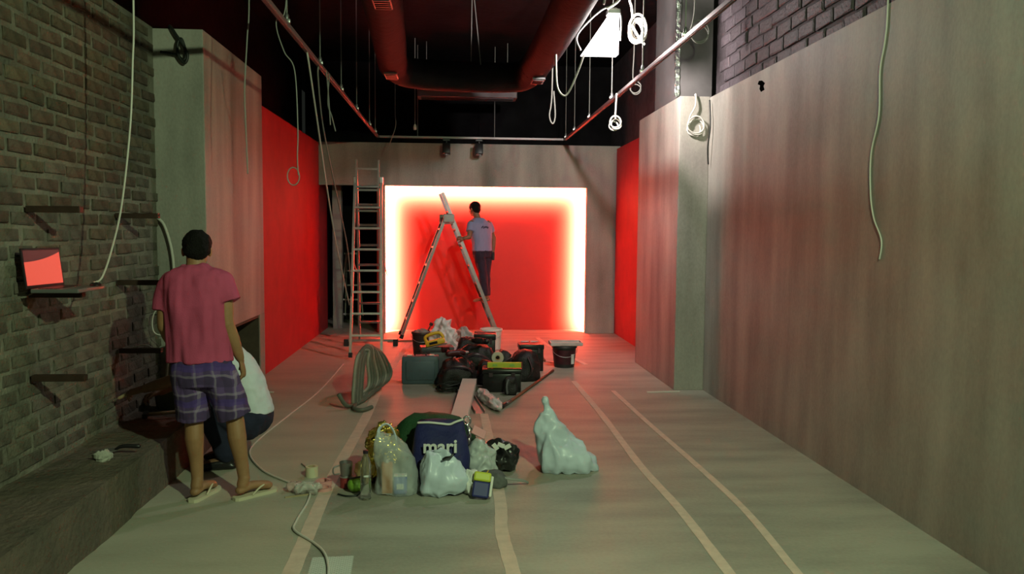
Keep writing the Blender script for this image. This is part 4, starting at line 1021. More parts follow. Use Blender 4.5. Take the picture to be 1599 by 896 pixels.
# the white sack standing alone
sk = plastic_sack('plastic_sack', 'white plastic sack with a twisted pointed neck, standing alone on the floor', 'sack', (0.77, 5.55, 0),
    [(0.0, 0.03, 0, 0.20, 0.13), (0.05, 0.02, 0, 0.215, 0.15), (0.12, 0.0, 0, 0.20, 0.15), (0.19, -0.03, 0, 0.165, 0.13), (0.25, -0.07, 0.0, 0.125, 0.1), (0.31, -0.105, 0.0, 0.10, 0.075), (0.37, -0.12, 0.0, 0.075, 0.05), (0.42, -0.115, 0.0, 0.04, 0.028), (0.46, -0.125, 0.0, 0.02, 0.016), (0.50, -0.135, 0.0, 0.014, 0.012), (0.51, -0.137, 0.0, 0.006, 0.006)],
    white_bag, 4, 0.05, 6.5)
# green bag (big dome), navy shopper in front
gb = soft_bag('duffel_bag', 'big dark green cloth bag bulging at the back of the front heap', 'bag', (-0.16, 5.66, 0), (0.70, 0.42, 0.38), green_cloth, 8, 0.03, power=2.1, top=0.62, freq=4)
nv = plastic_sack('shopping_bag', 'navy shopping bag with white lettering leaning on the green bag', 'bag', (-0.095, 5.30, 0),
    [(0.0, 0.0, 0, 0.17, 0.10), (0.06, 0.0, 0, 0.19, 0.12), (0.16, 0.0, 0.01, 0.195, 0.12), (0.26, 0.0, 0.03, 0.185, 0.11), (0.34, 0.0, 0.06, 0.17, 0.08), (0.39, 0.0, 0.08, 0.16, 0.05), (0.405, 0.0, 0.085, 0.15, 0.03)],
    navy_cloth, 5, 0.012, 5, (1, 1, 1), power=3.2)
q = MB(); q.tube(resample([(-0.155, 0.035, 0.395), (-0.08, 0.02, 0.40), (0.0, 0.02, 0.392), (0.06, 0.025, 0.385), (0.1, 0.03, 0.40), (0.15, 0.05, 0.412)], 0.007, 6)[0], 0.008, 8)
q.build('white_hem', white_plastic, nv, True)
tcur = bpy.data.curves.new('letters', 'FONT'); tcur.body = 'mari'; tcur.size = 0.125; tcur.extrude = 0.002; tcur.align_x = 'CENTER'; tcur.offset = 0.003
to = bpy.data.objects.new('tmp', tcur); COL.objects.link(to)
tme = bpy.data.meshes.new_from_object(to.evaluated_get(bpy.context.evaluated_depsgraph_get())); bpy.data.objects.remove(to, do_unlink=True)
tme.materials.clear(); tme.materials.append(white_paper)
for v in tme.vertices:
    x, yy, z = v.co
    # follow the curved front of the shopper
    fy = -0.126 * (max(0.0, 1 - (abs(x) / 0.20) ** 3.2)) ** (1 / 3.2)
    v.co = V((x, fy + 0.006 - z * 1.0, yy + 0.232))
link('lettering', tme, nv, False, loc=(0.0, 0, 0))
# gold foil bag peeking out
crumpled('foil_bag', 'crumpled gold foil bag wedged between carrier bag and green bag', 'foil bag', (-0.47, 5.36, 0), (0.26, 0.24, 0.46), gold_foil, 12, 0.06, 11)
# carrier bag with goods inside
cb = plastic_sack('carrier_bag', 'translucent white carrier bag holding orange and blue packs beside the bottle', 'bag', (-0.375, 5.10, 0),
    [(0.0, 0.0, 0, 0.135, 0.09), (0.05, 0.0, 0, 0.145, 0.105), (0.14, 0.0, 0, 0.14, 0.10), (0.22, -0.015, 0.0, 0.12, 0.085), (0.30, -0.04, 0.0, 0.10, 0.065), (0.36, -0.06, 0.0, 0.075, 0.045), (0.39, -0.065, 0.0, 0.055, 0.025)],
    thin_bag, 9, 0.035, 7)
q = MB(); q.tube(resample([(-0.115, 0, 0.36), (-0.105, -0.01, 0.42), (-0.06, -0.015, 0.45), (-0.02, -0.01, 0.41), (0.0, 0, 0.34)], 0.012, 6)[0], 0.014, 8, flat=0.4)
q.build('handle', white_bag, cb, True)
jc = thing('juice_carton', 'orange carton inside the translucent carrier bag', 'carton', (-0.43, 5.06, 0))
MB().box((-0.43, 5.065, 0.105), (0.07, 0.05, 0.2), Matrix.Rotation(0.1, 3, 'Z'), bev=0.006).build('carton', orange_print, jc)
MB().tube([(-0.43, 5.065, 0.205), (-0.43, 5.065, 0.222)], 0.012, 12).build('cap', white_plastic, jc)
bp_ = thing('blue_pack', 'blue and white pack inside the translucent carrier bag', 'pack', (-0.345, 5.045, 0))
MB().box((-0.345, 5.05, 0.065), (0.085, 0.05, 0.12), bev=0.012).build('packet', blue_print, bp_)
MB().box((-0.345, 5.0235, 0.06), (0.045, 0.004, 0.035)).build('white_mark', white_paper, bp_)
MB().box((-0.345, 5.05, 0.127), (0.085, 0.05, 0.012), bev=0.004).build('seal', white_paper, bp_)
# knotted bag in the middle
kb_ = plastic_sack('carrier_bag', 'plump knotted white carrier bag in front of the navy bag', 'bag', (-0.075, 5.06, 0),
    [(0.0, 0.0, 0, 0.13, 0.085), (0.04, 0.0, 0, 0.155, 0.11), (0.11, 0.0, 0, 0.158, 0.115), (0.18, -0.015, 0, 0.135, 0.095), (0.23, -0.03, 0.0, 0.10, 0.06), (0.27, -0.03, 0.01, 0.07, 0.04), (0.285, -0.03, 0.01, 0.05, 0.02)],
    white_bag, 14, 0.03, 8)
q = MB(); q.tube(resample([(0.0, -0.05, 0.235), (0.02, -0.06, 0.25), (0.05, -0.06, 0.255), (0.065, -0.05, 0.27)], 0.01, 6)[0], 0.008, 8); q.build('dark_handle', black_plastic, kb_, True)
crumpled('paper_ball', 'crumpled white paper beside the knotted carrier bag', 'paper', (0.10, 5.05, 0.0), (0.13, 0.12, 0.19), white_paper, 21, 0.035, 12)
# bags to the right of the navy one
crumpled('carrier_bag', 'small pale grey carrier bag between the navy bag and the black bag', 'bag', (0.185, 5.37, 0), (0.21, 0.2, 0.34), mat('pale_grey_bag', (0.45, 0.48, 0.48), 0.35), 31, 0.04, 8)
o = MB().box((0.165, 5.40, 0.31), (0.10, 0.012, 0.07), Matrix.Rotation(math.radians(28), 3, 'Y') @ Matrix.Rotation(-0.9, 3, 'X'), bev=0.004).build('pink_card', mat('pink_card', (0.66, 0.3, 0.31), 0.5), None)
tag(o, 'pink card stuck out of the pale grey carrier bag', 'card')
ag = thing('silver_buckle', 'shiny silver clasp on top of the heap beside the green bag', 'clasp', (0.08, 5.52, 0.34))
q = MB(); q.tube(ring_pts((0.085, 5.47, 0.375), 0.025, 0.03, 16)[:-1], 0.007, 8, closed=True); q.build('ring', silver_foil, ag, True)
q = MB(); q.limb([(0.085, 5.47, 0.345), (0.1, 5.465, 0.30), (0.095, 5.45, 0.22)], [0.012, 0.016, 0.012], 8); q.build('strap', silver_foil, ag, True)
bkw = crumpled('carrier_bag', 'black patterned plastic bag at the end of the front heap', 'bag', (0.315, 5.56, 0), (0.28, 0.22, 0.26), mat('black_white_print', (0.008, 0.008, 0.008), 0.35, scale=9, color2=(0.03, 0.03, 0.03)), 41, 0.045, 8)
for i, (x, y, z, a) in enumerate(((0.29, 5.49, 0.205, 0.4), (0.335, 5.5, 0.19, -0.5), (0.25, 5.47, 0.2, 0.9))):
    q = MB(); q.box((x - 0.285, y - 5.6, z), (0.05, 0.004, 0.03), Matrix.Rotation(a, 3, 'Y'), bev=0.001); q.build('white_print', white_paper, bkw, loc=(0, 0, 0))
# mesh pouch with straps, sponge pack
mp_ = soft_bag('mesh_pouch', 'flat grey mesh pouch with loose straps before the black patterned bag', 'pouch', (0.25, 5.2, 0), (0.2, 0.16, 0.10), grey_mesh, 17, 0.02, straps=[([(0.06, -0.04, 0.07), (0.12, -0.05, 0.06), (0.2, -0.02, 0.04), (0.24, 0.02, 0.012)], 0.009, grey_cable), ([(-0.08, -0.05, 0.06), (-0.05, -0.085, 0.1), (-0.03, -0.06, 0.12)], 0.009, yellow_plastic)])
sg = thing('sponge_pack', 'navy and lime pack with a white edge lying on the tape', 'pack', (0.175, 4.95, 0))
R_ = Matrix.Rotation(math.radians(-28), 3, 'X') @ Matrix.Rotation(0.15, 3, 'Y')
def SG(x, y, z): return V((0.17, 4.96, 0.088)) + R_ @ V((x, y, z))
MB().box(SG(0, 0, -0.035), (0.105, 0.045, 0.1), R_, bev=0.01).build('navy_half', mat('navy_pack', (0.02, 0.022, 0.13), 0.5), sg)
MB().box(SG(0, 0, 0.045), (0.11, 0.05, 0.06), R_, bev=0.012).build('lime_half', lime_plastic, sg)
MB().box(SG(0.062, 0, -0.01), (0.018, 0.05, 0.13), R_, bev=0.006).build('white_edge', white_plastic, sg)

# bottle
bo = thing('water_bottle', 'tall clear plastic water bottle with a dark cap standing by the carrier bag', 'bottle', (-0.555, 4.97, 0))
pr = [(0.0, 0.004), (0.025, 0.0), (0.033, 0.006), (0.034, 0.02)]
for k in range(7): pr += [(0.034, 0.03 + k * 0.024), (0.0315, 0.042 + k * 0.024)]
pr += [(0.034, 0.21), (0.031, 0.235), (0.02, 0.27), (0.0135, 0.285), (0.0135, 0.295)]
MB().lathe((-0.555, 4.97, 0), pr, 28).build('bottle_body', clear_pet, bo, True)
MB().lathe((-0.555, 4.97, 0.293), [(0.0, 0), (0.0165, 0), (0.0165, 0.018), (0.0, 0.019)], 20).build('cap', mat('dark_cap', (0.02, 0.01, 0.02), 0.4), bo, 'auto')
# litter of small things
def roll(label, c, ro, ri, h, m, m2=None):
    t = thing('tape_roll', label, 'tape roll', c)
    MB().lathe(c, [(ri, 0.0), (ro, 0.0), (ro, h), (ri, h), (ri, 0)], 28, cap=False).build('tape_band', m, t, 'auto')
    MB().lathe(c, [(ri - 0.005, 0.0), (ri, 0.0), (ri, h * 1.01), (ri - 0.005, h * 1.01), (ri - 0.005, 0)], 24, cap=False).build('core', m2 or wood_pale, t, 'auto')
    return t
roll('cream roll of masking tape standing flat apart from the bottle', (-0.975, 5.46, 0), 0.042, 0.026, 0.07, mat('cream_tape', (0.58, 0.55, 0.38), 0.6))
roll('flat pink roll of tape beside the tin cup', (-0.865, 5.27, 0), 0.055, 0.04, 0.03, pink_plastic, pink_plastic)
roll('thin pink roll of tape lying against the green ball', (-0.845, 5.16, 0), 0.05, 0.037, 0.022, pink_plastic, pink_plastic)
cu = thing('tin_cup', 'dull metal cup standing on a red can by the bottle', 'cup', (-0.71, 5.22, 0.07))
MB().lathe((-0.71, 5.22, 0.078), [(0.036, 0), (0.044, 0.09), (0.041, 0.09), (0.033, 0.006)], 24).build('cup_body', alu_dull, cu, 'auto')
MB().tube(resample([(-0.752, 5.2, 0.15), (-0.785, 5.18, 0.14), (-0.785, 5.18, 0.1), (-0.75, 5.2, 0.095)], 0.005, 5)[0], 0.005, 8).build('handle', alu_dull, cu, True)
cn = thing('paint_can', 'small dull red paint can beneath the metal cup', 'can', (-0.71, 5.22, 0))
MB().lathe((-0.71, 5.22, 0), [(0.04, 0), (0.04, 0.074)], 24).build('can_body', red_plastic, cn, 'auto')
MB().lathe((-0.71, 5.22, 0.070), [(0.038, 0), (0.043, 0.0), (0.043, 0.008), (0.038, 0.008)], 24).build('rim', steel, cn, 'auto')
gbv = MB(); gbv.ell((-0.64, 5.12, 0.047), (0.05, 0.05, 0.047)); o = gbv.build('green_ball', green_plastic, None, True); tag(o, 'apple green ball lying behind the water bottle', 'ball')
pcl = thing('marker_pen', 'dark marker pen leaning over the green ball', 'pen', (-0.62, 5.1, 0.09))
MB().limb([(-0.67, 5.10, 0.093), (-0.585, 5.08, 0.112)], [0.006, 0.006], 8).build('pen_body', black_plastic, pcl, True)
MB().limb([(-0.59, 5.082, 0.111), (-0.57, 5.078, 0.115)], [0.0075, 0.0075], 8).build('cap', white_plastic, pcl, True)
crumpled('plastic_scrap', 'crumpled clear plastic scrap in front of the pink tape rolls', 'plastic scrap', (-0.93, 5.09, 0), (0.17, 0.12, 0.09), mat('clear_scrap', (0.62, 0.6, 0.55), 0.2, alpha=0.5), 51, 0.03, 16, sub=4)
crumpled('plastic_scrap', 'small pinkish plastic scrap beside the extension cable', 'plastic scrap', (-1.03, 5.16, 0), (0.11, 0.1, 0.06), mat('pink_scrap', (0.6, 0.42, 0.38), 0.25, alpha=0.6), 52, 0.025, 18, sub=4)
crumpled('plastic_wrap', 'golden brown wrapper standing behind the water bottle', 'wrapper', (-0.60, 5.3, 0), (0.14, 0.1, 0.19), mat('brown_wrap', (0.28, 0.2, 0.08), 0.3, 0.3), 53, 0.03, 12, sub=4)
cable('wire_scrap', 'bent black wire lying under the green ball', [(-0.74, 5.06, .006), (-0.68, 5.02, .006), (-0.62, 5.03, .006), (-0.6, 5.06, .02)], 0.006, black_cable, cat='wire')
cable('wire_scrap', 'short grey wire lying behind the cream tape roll', [(-1.10, 5.75, .006), (-1.06, 5.68, .006), (-1.0, 5.55, .006)], 0.005, grey_cable, cat='wire')
o = MB().box((-0.99, 5.05, 0.003), (0.02, 0.16, 0.005), Matrix.Rotation(-1.2, 3, 'Z')).build('wood_stirrer', wood_pale); tag(o, 'thin pale stirring stick lying by the extension cable bend', 'stick')
o = MB().box((2.2, 8.24, 0.006), (0.36, 0.022, 0.010), Matrix.Rotation(0.06, 3, 'Z')).build('trim_strip', white_plastic); tag(o, 'thin white strip lying on the floor at the pale pillar base', 'strip')
o = MB().box((1.78, 9.5, 0.004), (0.02, 0.02, 0.006)).build('plaster_chip', white_plastic); tag(o, 'tiny white plaster chip on the floor beyond the tape lines', 'chip')
o = MB().box((-1.93, 8.36, 0.006), (0.12, 0.02, 0.01), Matrix.Rotation(-0.2, 3, 'Z')).build('trim_strip', white_plastic); tag(o, 'short white strip lying on the floor before the alcove', 'strip')

# ================================================================ PEOPLE
def hand(mb, wrist, d, n, thumb_side, scale=1.0, curl=0.35, fat=1.0):
    """palm, four fingers and a thumb; d along the hand, n out of the palm"""
    d = V(d).normalized(); n = V(n); n = (n - d * n.dot(d)).normalized(); s_ = d.cross(n) * thumb_side
    w = V(wrist); k = scale
    mb.limb([w - d * 0.01, w + d * 0.045 * k, w + d * 0.085 * k], [0.026 * k, 0.040 * k, 0.040 * k], 14, flat=0.42, side=s_)
    L_ = (0.070, 0.080, 0.074, 0.056)
    for i in range(4):
        off = (1.5 - i) * 0.0205
        base = w + d * 0.082 * k + s_ * off * k - d * (0.006 if i == 3 else 0) * k
        dd = (d + s_ * (1.5 - i) * 0.10).normalized()
        pts = [base - dd * 0.02 * k, base]; ang = 0
        for seg in (0.45, 0.31, 0.24):
            ang += curl
            v_ = dd * math.cos(ang) + n * math.sin(ang)
            pts.append(pts[-1] + v_ * (L_[i] * seg * 1.05 * k))
        mb.limb(pts, [0.0095 * k, 0.0095 * k, 0.009 * k, 0.0082 * k, 0.007 * k], 10)
    tb_ = w + d * 0.025 * k + s_ * 0.026 * k
    t1 = (d * 0.6 + s_ * 0.75 + n * 0.25).normalized(); t2 = (d * 0.85 + s_ * 0.25 + n * 0.45).normalized()
    mb.limb([tb_ - t1 * 0.02 * k, tb_ + t1 * 0.028 * k, tb_ + t1 * 0.028 * k + t2 * 0.03 * k, tb_ + t1 * 0.028 * k + t2 * 0.055 * k], [0.015 * k, 0.0125 * k, 0.0105 * k, 0.0085 * k], 10)

def head(mb, c, f, up, k=1.0):
    """skull, jaw, nose, ears, lips, brow; f = facing"""
    up = V(up).normalized(); f = V(f); f = (f - up * f.dot(up)).normalized(); r = f.cross(up)
    R_ = Matrix((r, f, up)).transposed(); c = V(c)
    def P_(x, y, z): return c + R_ @ (V((x, y, z)) * k)
    mb.ell(P_(0, -0.012, 0.025), (0.076 * k, 0.094 * k, 0.088 * k), R_)
    mb.ell(P_(0, 0.018, -0.03), (0.063 * k, 0.072 * k, 0.088 * k), R_)
    mb.ell(P_(0, 0.052, -0.088), (0.034 * k, 0.03 * k, 0.026 * k), R_)
    mb.limb([P_(0, 0.083, 0.012), P_(0, 0.096, -0.02), P_(0, 0.108, -0.036)], [0.009 * k, 0.012 * k, 0.014 * k], 10)
    mb.ell(P_(0, 0.092, -0.038), (0.02 * k, 0.012 * k, 0.009 * k), R_)
    mb.ell(P_(0, 0.082, 0.024), (0.05 * k, 0.012 * k, 0.01 * k), R_)
    for z in (-0.058, -0.068): mb.ell(P_(0, 0.084, z), (0.024 * k, 0.01 * k, 0.006 * k), R_)
    for s_ in (-1, 1):
        mb.ell(P_(s_ * 0.08, -0.008, -0.012), (0.011 * k, 0.02 * k, 0.032 * k), R_ @ Matrix.Rotation(s_ * 0.35, 3, 'Z'))
    return P_, R_

def person(label, loc):
    return thing('person', label, 'person', loc)
def put(parent, mb, name, m, vox=0.006, sm=5, wr=None, part=None):
    me = remesh(mb, name, m, vox, sm)
    if wr: crumple(me, wr[0], wr[1], wr[2], wr[3] if len(wr) > 3 else (1, 1, 1), ridge=wr[4] if len(wr) > 4 else False)
    return link(name, me, parent, True)
def eyes(parent, P_, k=1.0):
    for s_ in (-1, 1):
        q = MB(); q.ell(P_(s_ * 0.031, 0.077, 0.006), (0.011 * k,) * 3, None, 12, 8); e = q.build('eye', eye_m, parent, True)
        q = MB(); q.ell(P_(s_ * 0.031, 0.0865, 0.006), (0.0045 * k,) * 3, None, 10, 6); q.build('iris', hair_m, e, True, loc=(0, 0, 0))
def foot(mb, ankle, toe, k=1.0, barefoot=True, zs=0.0):
    a, t_ = V(ankle), V(toe); d = (t_ - a); d.z = 0; d.normalize(); s_ = V((-d.y, d.x, 0))
    g = a.z - zs
    mb.limb([a + V((0, 0, 0.02)), a + d * -0.015 + V((0, 0, -g * 0.35))], [0.036 * k, 0.036 * k], 14)
    mb.limb([a - d * 0.03 + V((0, 0, -g + 0.034)), a + d * 0.05 + V((0, 0, -g + 0.046)), a + d * 0.12 + V((0, 0, -g + 0.032)), a + d * 0.165 + V((0, 0, -g + 0.022))], [0.034 * k, 0.036 * k, 0.04 * k, 0.036 * k], 16, flat=0.72, side=s_)
    if barefoot:
        for i in range(5):
            o_ = (2 - i) * 0.0165
            b_ = a + d * (0.165 - 0.006 * abs(i - 1)) * k + s_ * o_ + V((0, 0, -g + 0.015))
            mb.limb([b_, b_ + d * (0.045 - 0.005 * i) * k], [0.011 if i == 0 else 0.0085, 0.009 if i == 0 else 0.007], 8)

# ---- man in pink, seen from behind, hands low, head bowed
Bx, By = -1.45, 5.04
def G(x, y, z): return V((Bx + x, By + y, z))
p1 = person('man in raspberry T-shirt, plaid shorts and flip-flops standing with head bowed', (Bx, By, 0))
b = MB()
HP, HR = head(b, G(-0.158, 0.085, 1.548), (-0.25, 0.9, -0.30), (-0.06, 0.30, 1.0), 0.98)
b.limb([G(-0.15, 0.02, 1.36), G(-0.152, 0.045, 1.46), G(-0.156, 0.06, 1.53)], [0.07, 0.058, 0.058], 16)
b.loft([(Bx - 0.11, By, 0.80, 0.15, 0.10), (Bx - 0.11, By, 0.92, 0.165, 0.115), (Bx - 0.12, By, 1.06, 0.15, 0.10), (Bx - 0.14, By, 1.25, 0.175, 0.115), (Bx - 0.148, By + 0.005, 1.36, 0.17, 0.095), (Bx - 0.15, By + 0.015, 1.425, 0.09, 0.06)], 28, 2.2)
b.limb([G(0.0, 0.0, 1.365), G(0.035, -0.015, 1.23), G(0.045, -0.02, 1.11)], [0.056, 0.05, 0.041], 14)
b.limb([G(0.045, -0.02, 1.11), G(0.07, 0.02, 1.0), G(0.098, 0.075, 0.87)], [0.043, 0.042, 0.027], 14)
hand(b, G(0.10, 0.08, 0.862), (0.12, 0.25, -1), (-1, -0.1, -0.1), 1, 1.0, 0.4)
b.limb([G(-0.275, 0.0, 1.36), G(-0.318, -0.01, 1.22), G(-0.335, -0.005, 1.09)], [0.056, 0.05, 0.041], 14)
b.limb([G(-0.335, -0.005, 1.09), G(-0.325, 0.07, 1.0), G(-0.295, 0.16, 0.90)], [0.043, 0.042, 0.027], 14)
hand(b, G(-0.293, 0.165, 0.892), (0.3, 0.6, -0.75), (1, 0, 0.2), -1, 1.0, 0.5)
for s_, hip, kn, an, toe in ((-1, G(-0.195, 0, 0.86), G(-0.172, 0.01, 0.5), G(-0.148, -0.02, 0.115), G(-0.10, 0.18, 0)), (1, G(-0.025, 0, 0.86), G(0.078, 0.01, 0.5), G(0.135, -0.01, 0.115), G(0.27, 0.13, 0))):
    b.limb([hip, hip.lerp(kn, 0.5), kn], [0.088, 0.077, 0.055], 18)
    mid = kn.lerp(an, 0.3) + V((0, -0.014, 0)); b.limb([kn, mid, kn.lerp(an, 0.65), an], [0.055, 0.057, 0.042, 0.034], 16)
    foot(b, an, toe, 1.0, True, 0.024)
put(p1, b, 'body', skin_m, 0.0055, 4)
eyes(p1, HP, 0.98)
h_ = MB(); h_.ell(HP(0, -0.018, 0.04), (0.087, 0.102, 0.088), HR); h_.ell(HP(0, -0.055, -0.005), (0.077, 0.06, 0.075), HR)
for s_ in (-1, 1): h_.ell(HP(s_ * 0.062, -0.02, 0.01), (0.022, 0.05, 0.045), HR)
put(p1, h_, 'hair', hair_m, 0.006, 3, (0.006, 30, 3))
sh = MB()
sh.loft([(Bx - 0.125, By, 0.868, 0.192, 0.13), (Bx - 0.128, By - 0.002, 0.95, 0.19, 0.13), (Bx - 0.135, By - 0.004, 1.08, 0.188, 0.125), (Bx - 0.142, By - 0.004, 1.22, 0.197, 0.132), (Bx - 0.148, By, 1.32, 0.205, 0.128), (Bx - 0.15, By + 0.006, 1.395, 0.185, 0.11), (Bx - 0.152, By + 0.012, 1.44, 0.125, 0.085), (Bx - 0.153, By + 0.022, 1.468, 0.078, 0.073)], 36, 2.4)
for pts, rr in (([G(-0.09, 0.0, 1.365), G(-0.02, 0.0, 1.365), G(0.025, -0.005, 1.32), G(0.062, -0.015, 1.235)], [0.085, 0.082, 0.076, 0.08]), ([G(-0.2, 0.0, 1.36), G(-0.27, 0.0, 1.355), G(-0.312, 0.0, 1.29), G(-0.332, -0.005, 1.18)], [0.085, 0.08, 0.072, 0.068])):
    P, R_2 = resample(pts, rr, 5); sh.tube(P, R_2, 20)
put(p1, sh, 'shirt', pink_cotton, 0.006, 4, (0.015, 8, 2, (1.6, 1.6, 0.4)))
st_ = MB()
st_.loft([(Bx - 0.11, By, 0.72, 0.175, 0.125), (Bx - 0.112, By, 0.80, 0.185, 0.135), (Bx - 0.115, By, 0.885, 0.178, 0.122)], 32, 2.3)
for pts in ([G(-0.195, 0, 0.80), G(-0.182, 0.0, 0.66), G(-0.172, 0.005, 0.50)], [G(-0.02, 0, 0.80), G(0.035, 0.0, 0.66), G(0.075, 0.005, 0.515)]):
    P, R_2 = resample(pts, [0.108, 0.104, 0.102], 5); st_.tube(P, R_2, 22)
put(p1, st_, 'shorts', shorts_m, 0.006, 4, (0.008, 11, 6, (1.3, 1.3, 0.7)))
for an, toe in ((G(-0.148, -0.02, 0), G(-0.10, 0.18, 0)), (G(0.135, -0.01, 0), G(0.27, 0.13, 0))):
    d = (toe - an).normalized(); s2 = V((-d.y, d.x, 0)); q = MB()
    out = []
    for u, w_ in ((-0.075, 0.018), (-0.06, 0.034), (0.0, 0.04), (0.08, 0.041), (0.15, 0.05), (0.2, 0.045), (0.225, 0.02)):
        out.append((u, w_))
    loop = [an + d * u + s2 * w_ for u, w_ in out] + [an + d * u - s2 * w_ for u, w_ in reversed(out)]
    n_ = len(loop); q.add([p + V((0, 0, 0.0)) for p in loop] + [p + V((0, 0, 0.02)) for p in loop], [tuple(range(n_ - 1, -1, -1)), tuple(n_ + i for i in range(n_))] + [(i, (i + 1) % n_, n_ + (i + 1) % n_, n_ + i) for i in range(n_)])
    fz = q.build('flip_flop', beige_flipflop, p1)
    for sg_ in (-1, 1):
        q = MB(); q.tube(resample([an + d * 0.17 + V((0, 0, 0.02)) + s2 * 0.008, an + d * 0.14 + s2 * sg_ * 0.022 + V((0, 0, 0.062)), an + d * 0.08 + s2 * sg_ * 0.042 + V((0, 0, 0.055)), an + d * 0.03 + s2 * sg_ * 0.042 + V((0, 0, 0.02))], 0.006, 6)[0], 0.006, 8)
        q.build('strap', beige_flipflop, fz, True, loc=(0, 0, 0))

# ---- man on the stepladder
Ox, Oy, Oz = 0.41, 12.55, 0.578
def G(x, y, z): return V((Ox + x, Oy + y, Oz + z))
p2 = person('man in pale blue T-shirt standing on the stepladder with his back turned', (Ox, Oy, Oz))
rt = V((0.86, 0.5, 0)); fd = V((-0.5, 0.86, 0))
b = MB()
HP, HR = head(b, G(-0.115, 0.05, 1.455), (-0.75, 0.65, 0.12), (-0.08, 0.03, 1), 0.93)
b.limb([G(-0.05, 0.0, 1.24), G(-0.07, 0.02, 1.33), G(-0.10, 0.035, 1.40)], [0.065, 0.055, 0.055], 16)
RZ = Matrix.Rotation(math.atan2(rt.y, rt.x), 3, 'Z')
def loft_rot(mb, rings, n=28, power=2.2):
    k0 = len(mb.v); mb.loft([(0, 0, r[2], r[3], r[4]) for r in rings], n, power)
    for i, r in enumerate(rings):
        for j in range(n):
            x, y, z = mb.v[k0 + i * n + j]; w_ = RZ @ V((x, y, 0)); mb.v[k0 + i * n + j] = (w_.x + Ox + r[0], w_.y + Oy + r[1], z + Oz)
loft_rot(b, [(0.02, 0, 0.74, 0.14, 0.095), (0.015, 0, 0.84, 0.15, 0.105), (0.0, 0, 0.98, 0.14, 0.09), (-0.015, 0, 1.13, 0.16, 0.105), (-0.03, 0.0, 1.235, 0.155, 0.085), (-0.045, 0.01, 1.295, 0.08, 0.055)])
shc = V((-0.03, 0.0, 1.235)); Ls, Rs_ = shc - rt * 0.155, shc + rt * 0.155
g3 = lambda v_: G(v_.x, v_.y, v_.z)
le, lw = V((-0.195, -0.17, 1.02)), V((-0.275, -0.20, 0.995))
b.limb([g3(Ls), g3(Ls.lerp(le, 0.5)), g3(le)], [0.05, 0.045, 0.037], 14)
b.limb([g3(le), g3(le.lerp(lw, 0.45)), g3(lw)], [0.038, 0.036, 0.026], 14)
hand(b, g3(lw), (-1, 0.05, 0.05), (0.1, 0.9, -0.35), 1, 0.93, 0.55)
re_, rw_ = V((0.195, 0.10, 1.0)), V((0.185, 0.06, 0.79))
b.limb([g3(Rs_), g3(Rs_.lerp(re_, 0.5)), g3(re_)], [0.05, 0.045, 0.037], 14)
b.limb([g3(re_), g3(re_.lerp(rw_, 0.4)), g3(rw_)], [0.038, 0.038, 0.026], 14)
hand(b, g3(rw_), (-0.05, 0.0, -1), (-1, 0.3, 0), 1, 0.93, 0.4)
legs = ((V((-0.045, -0.045, 0.80)), V((0.02, -0.05, 0.44)), V((0.062, -0.06, 0.10)), V((-0.14, -0.02, 0))), (V((0.085, 0.035, 0.80)), V((0.075, 0.045, 0.44)), V((0.085, 0.05, 0.10)), V((-0.11, 0.10, 0))))
for hip, kn, an, toe in legs:
    b.limb([g3(hip), g3(hip.lerp(kn, .5)), g3(kn)], [0.08, 0.07, 0.052], 16)
    b.limb([g3(kn), g3(kn.lerp(an, .35) + V((0.008, -0.008, 0))), g3(an)], [0.052, 0.052, 0.034], 16)
    foot(b, g3(an), g3(toe), 0.92, True, Oz)
put(p2, b, 'body', skin_dark, 0.006, 4)
eyes(p2, HP, 0.93)
h_ = MB(); h_.ell(HP(0, -0.018, 0.035), (0.083, 0.099, 0.085), HR); h_.ell(HP(0, -0.055, -0.01), (0.072, 0.055, 0.07), HR)
put(p2, h_, 'hair', hair_m, 0.007, 3, (0.005, 30, 3))
sh = MB()
loft_rot(sh, [(0.012, 0, 0.80, 0.165, 0.118), (0.008, 0, 0.90, 0.162, 0.115), (-0.005, 0, 1.05, 0.172, 0.12), (-0.02, 0, 1.16, 0.185, 0.12), (-0.03, 0.0, 1.235, 0.178, 0.105), (-0.042, 0.008, 1.285, 0.12, 0.082), (-0.052, 0.012, 1.315, 0.074, 0.068)], 36, 2.4)
for A0, e_ in ((Ls, le), (Rs_, re_)):
    P, R_2 = resample([g3(A0), g3(A0.lerp(e_, 0.35)), g3(A0.lerp(e_, 0.62))], [0.062, 0.064, 0.066], 5); sh.tube(P, R_2, 18)
shirt2 = put(p2, sh, 'shirt', blue_cotton, 0.007, 4, (0.007, 9, 5, (1.4, 1.4, 0.6)))
# dark smudged print between the shoulder blades
q = MB()
for i in range(7):
    u = -0.055 + i * 0.018
    c_ = G(-0.018, 0, 1.17 + 0.006 * math.sin(i * 2)) + rt * u - fd * 0.122
    q.bar(c_, c_ + rt * 0.014 + V((0, 0, 0.012 if i % 2 else -0.008)), 0.004, 0.016 if i % 2 else 0.026, up=(0, 0, 1))
q.build('printed_mark', mat('dark_print', (0.03, 0.03, 0.06), 0.8), shirt2, loc=(0, 0, 0))
tr_ = MB()
loft_rot(tr_, [(0.02, 0, 0.70, 0.155, 0.112), (0.016, 0, 0.78, 0.162, 0.118), (0.012, 0, 0.83, 0.155, 0.11)], 30, 2.3)
for hip, kn, an, toe in legs:
    P, R_2 = resample([g3(hip + V((0, 0, -0.04))), g3(hip.lerp(kn, .5)), g3(kn), g3(kn.lerp(an, 0.5)), g3(an + V((0, 0, 0.0)))], [0.094, 0.085, 0.07, 0.066, 0.064], 5); tr_.tube(P, R_2, 20)
put(p2, tr_, 'trousers', dark_denim, 0.007, 4, (0.008, 11, 7, (1.3, 1.3, 0.7)))
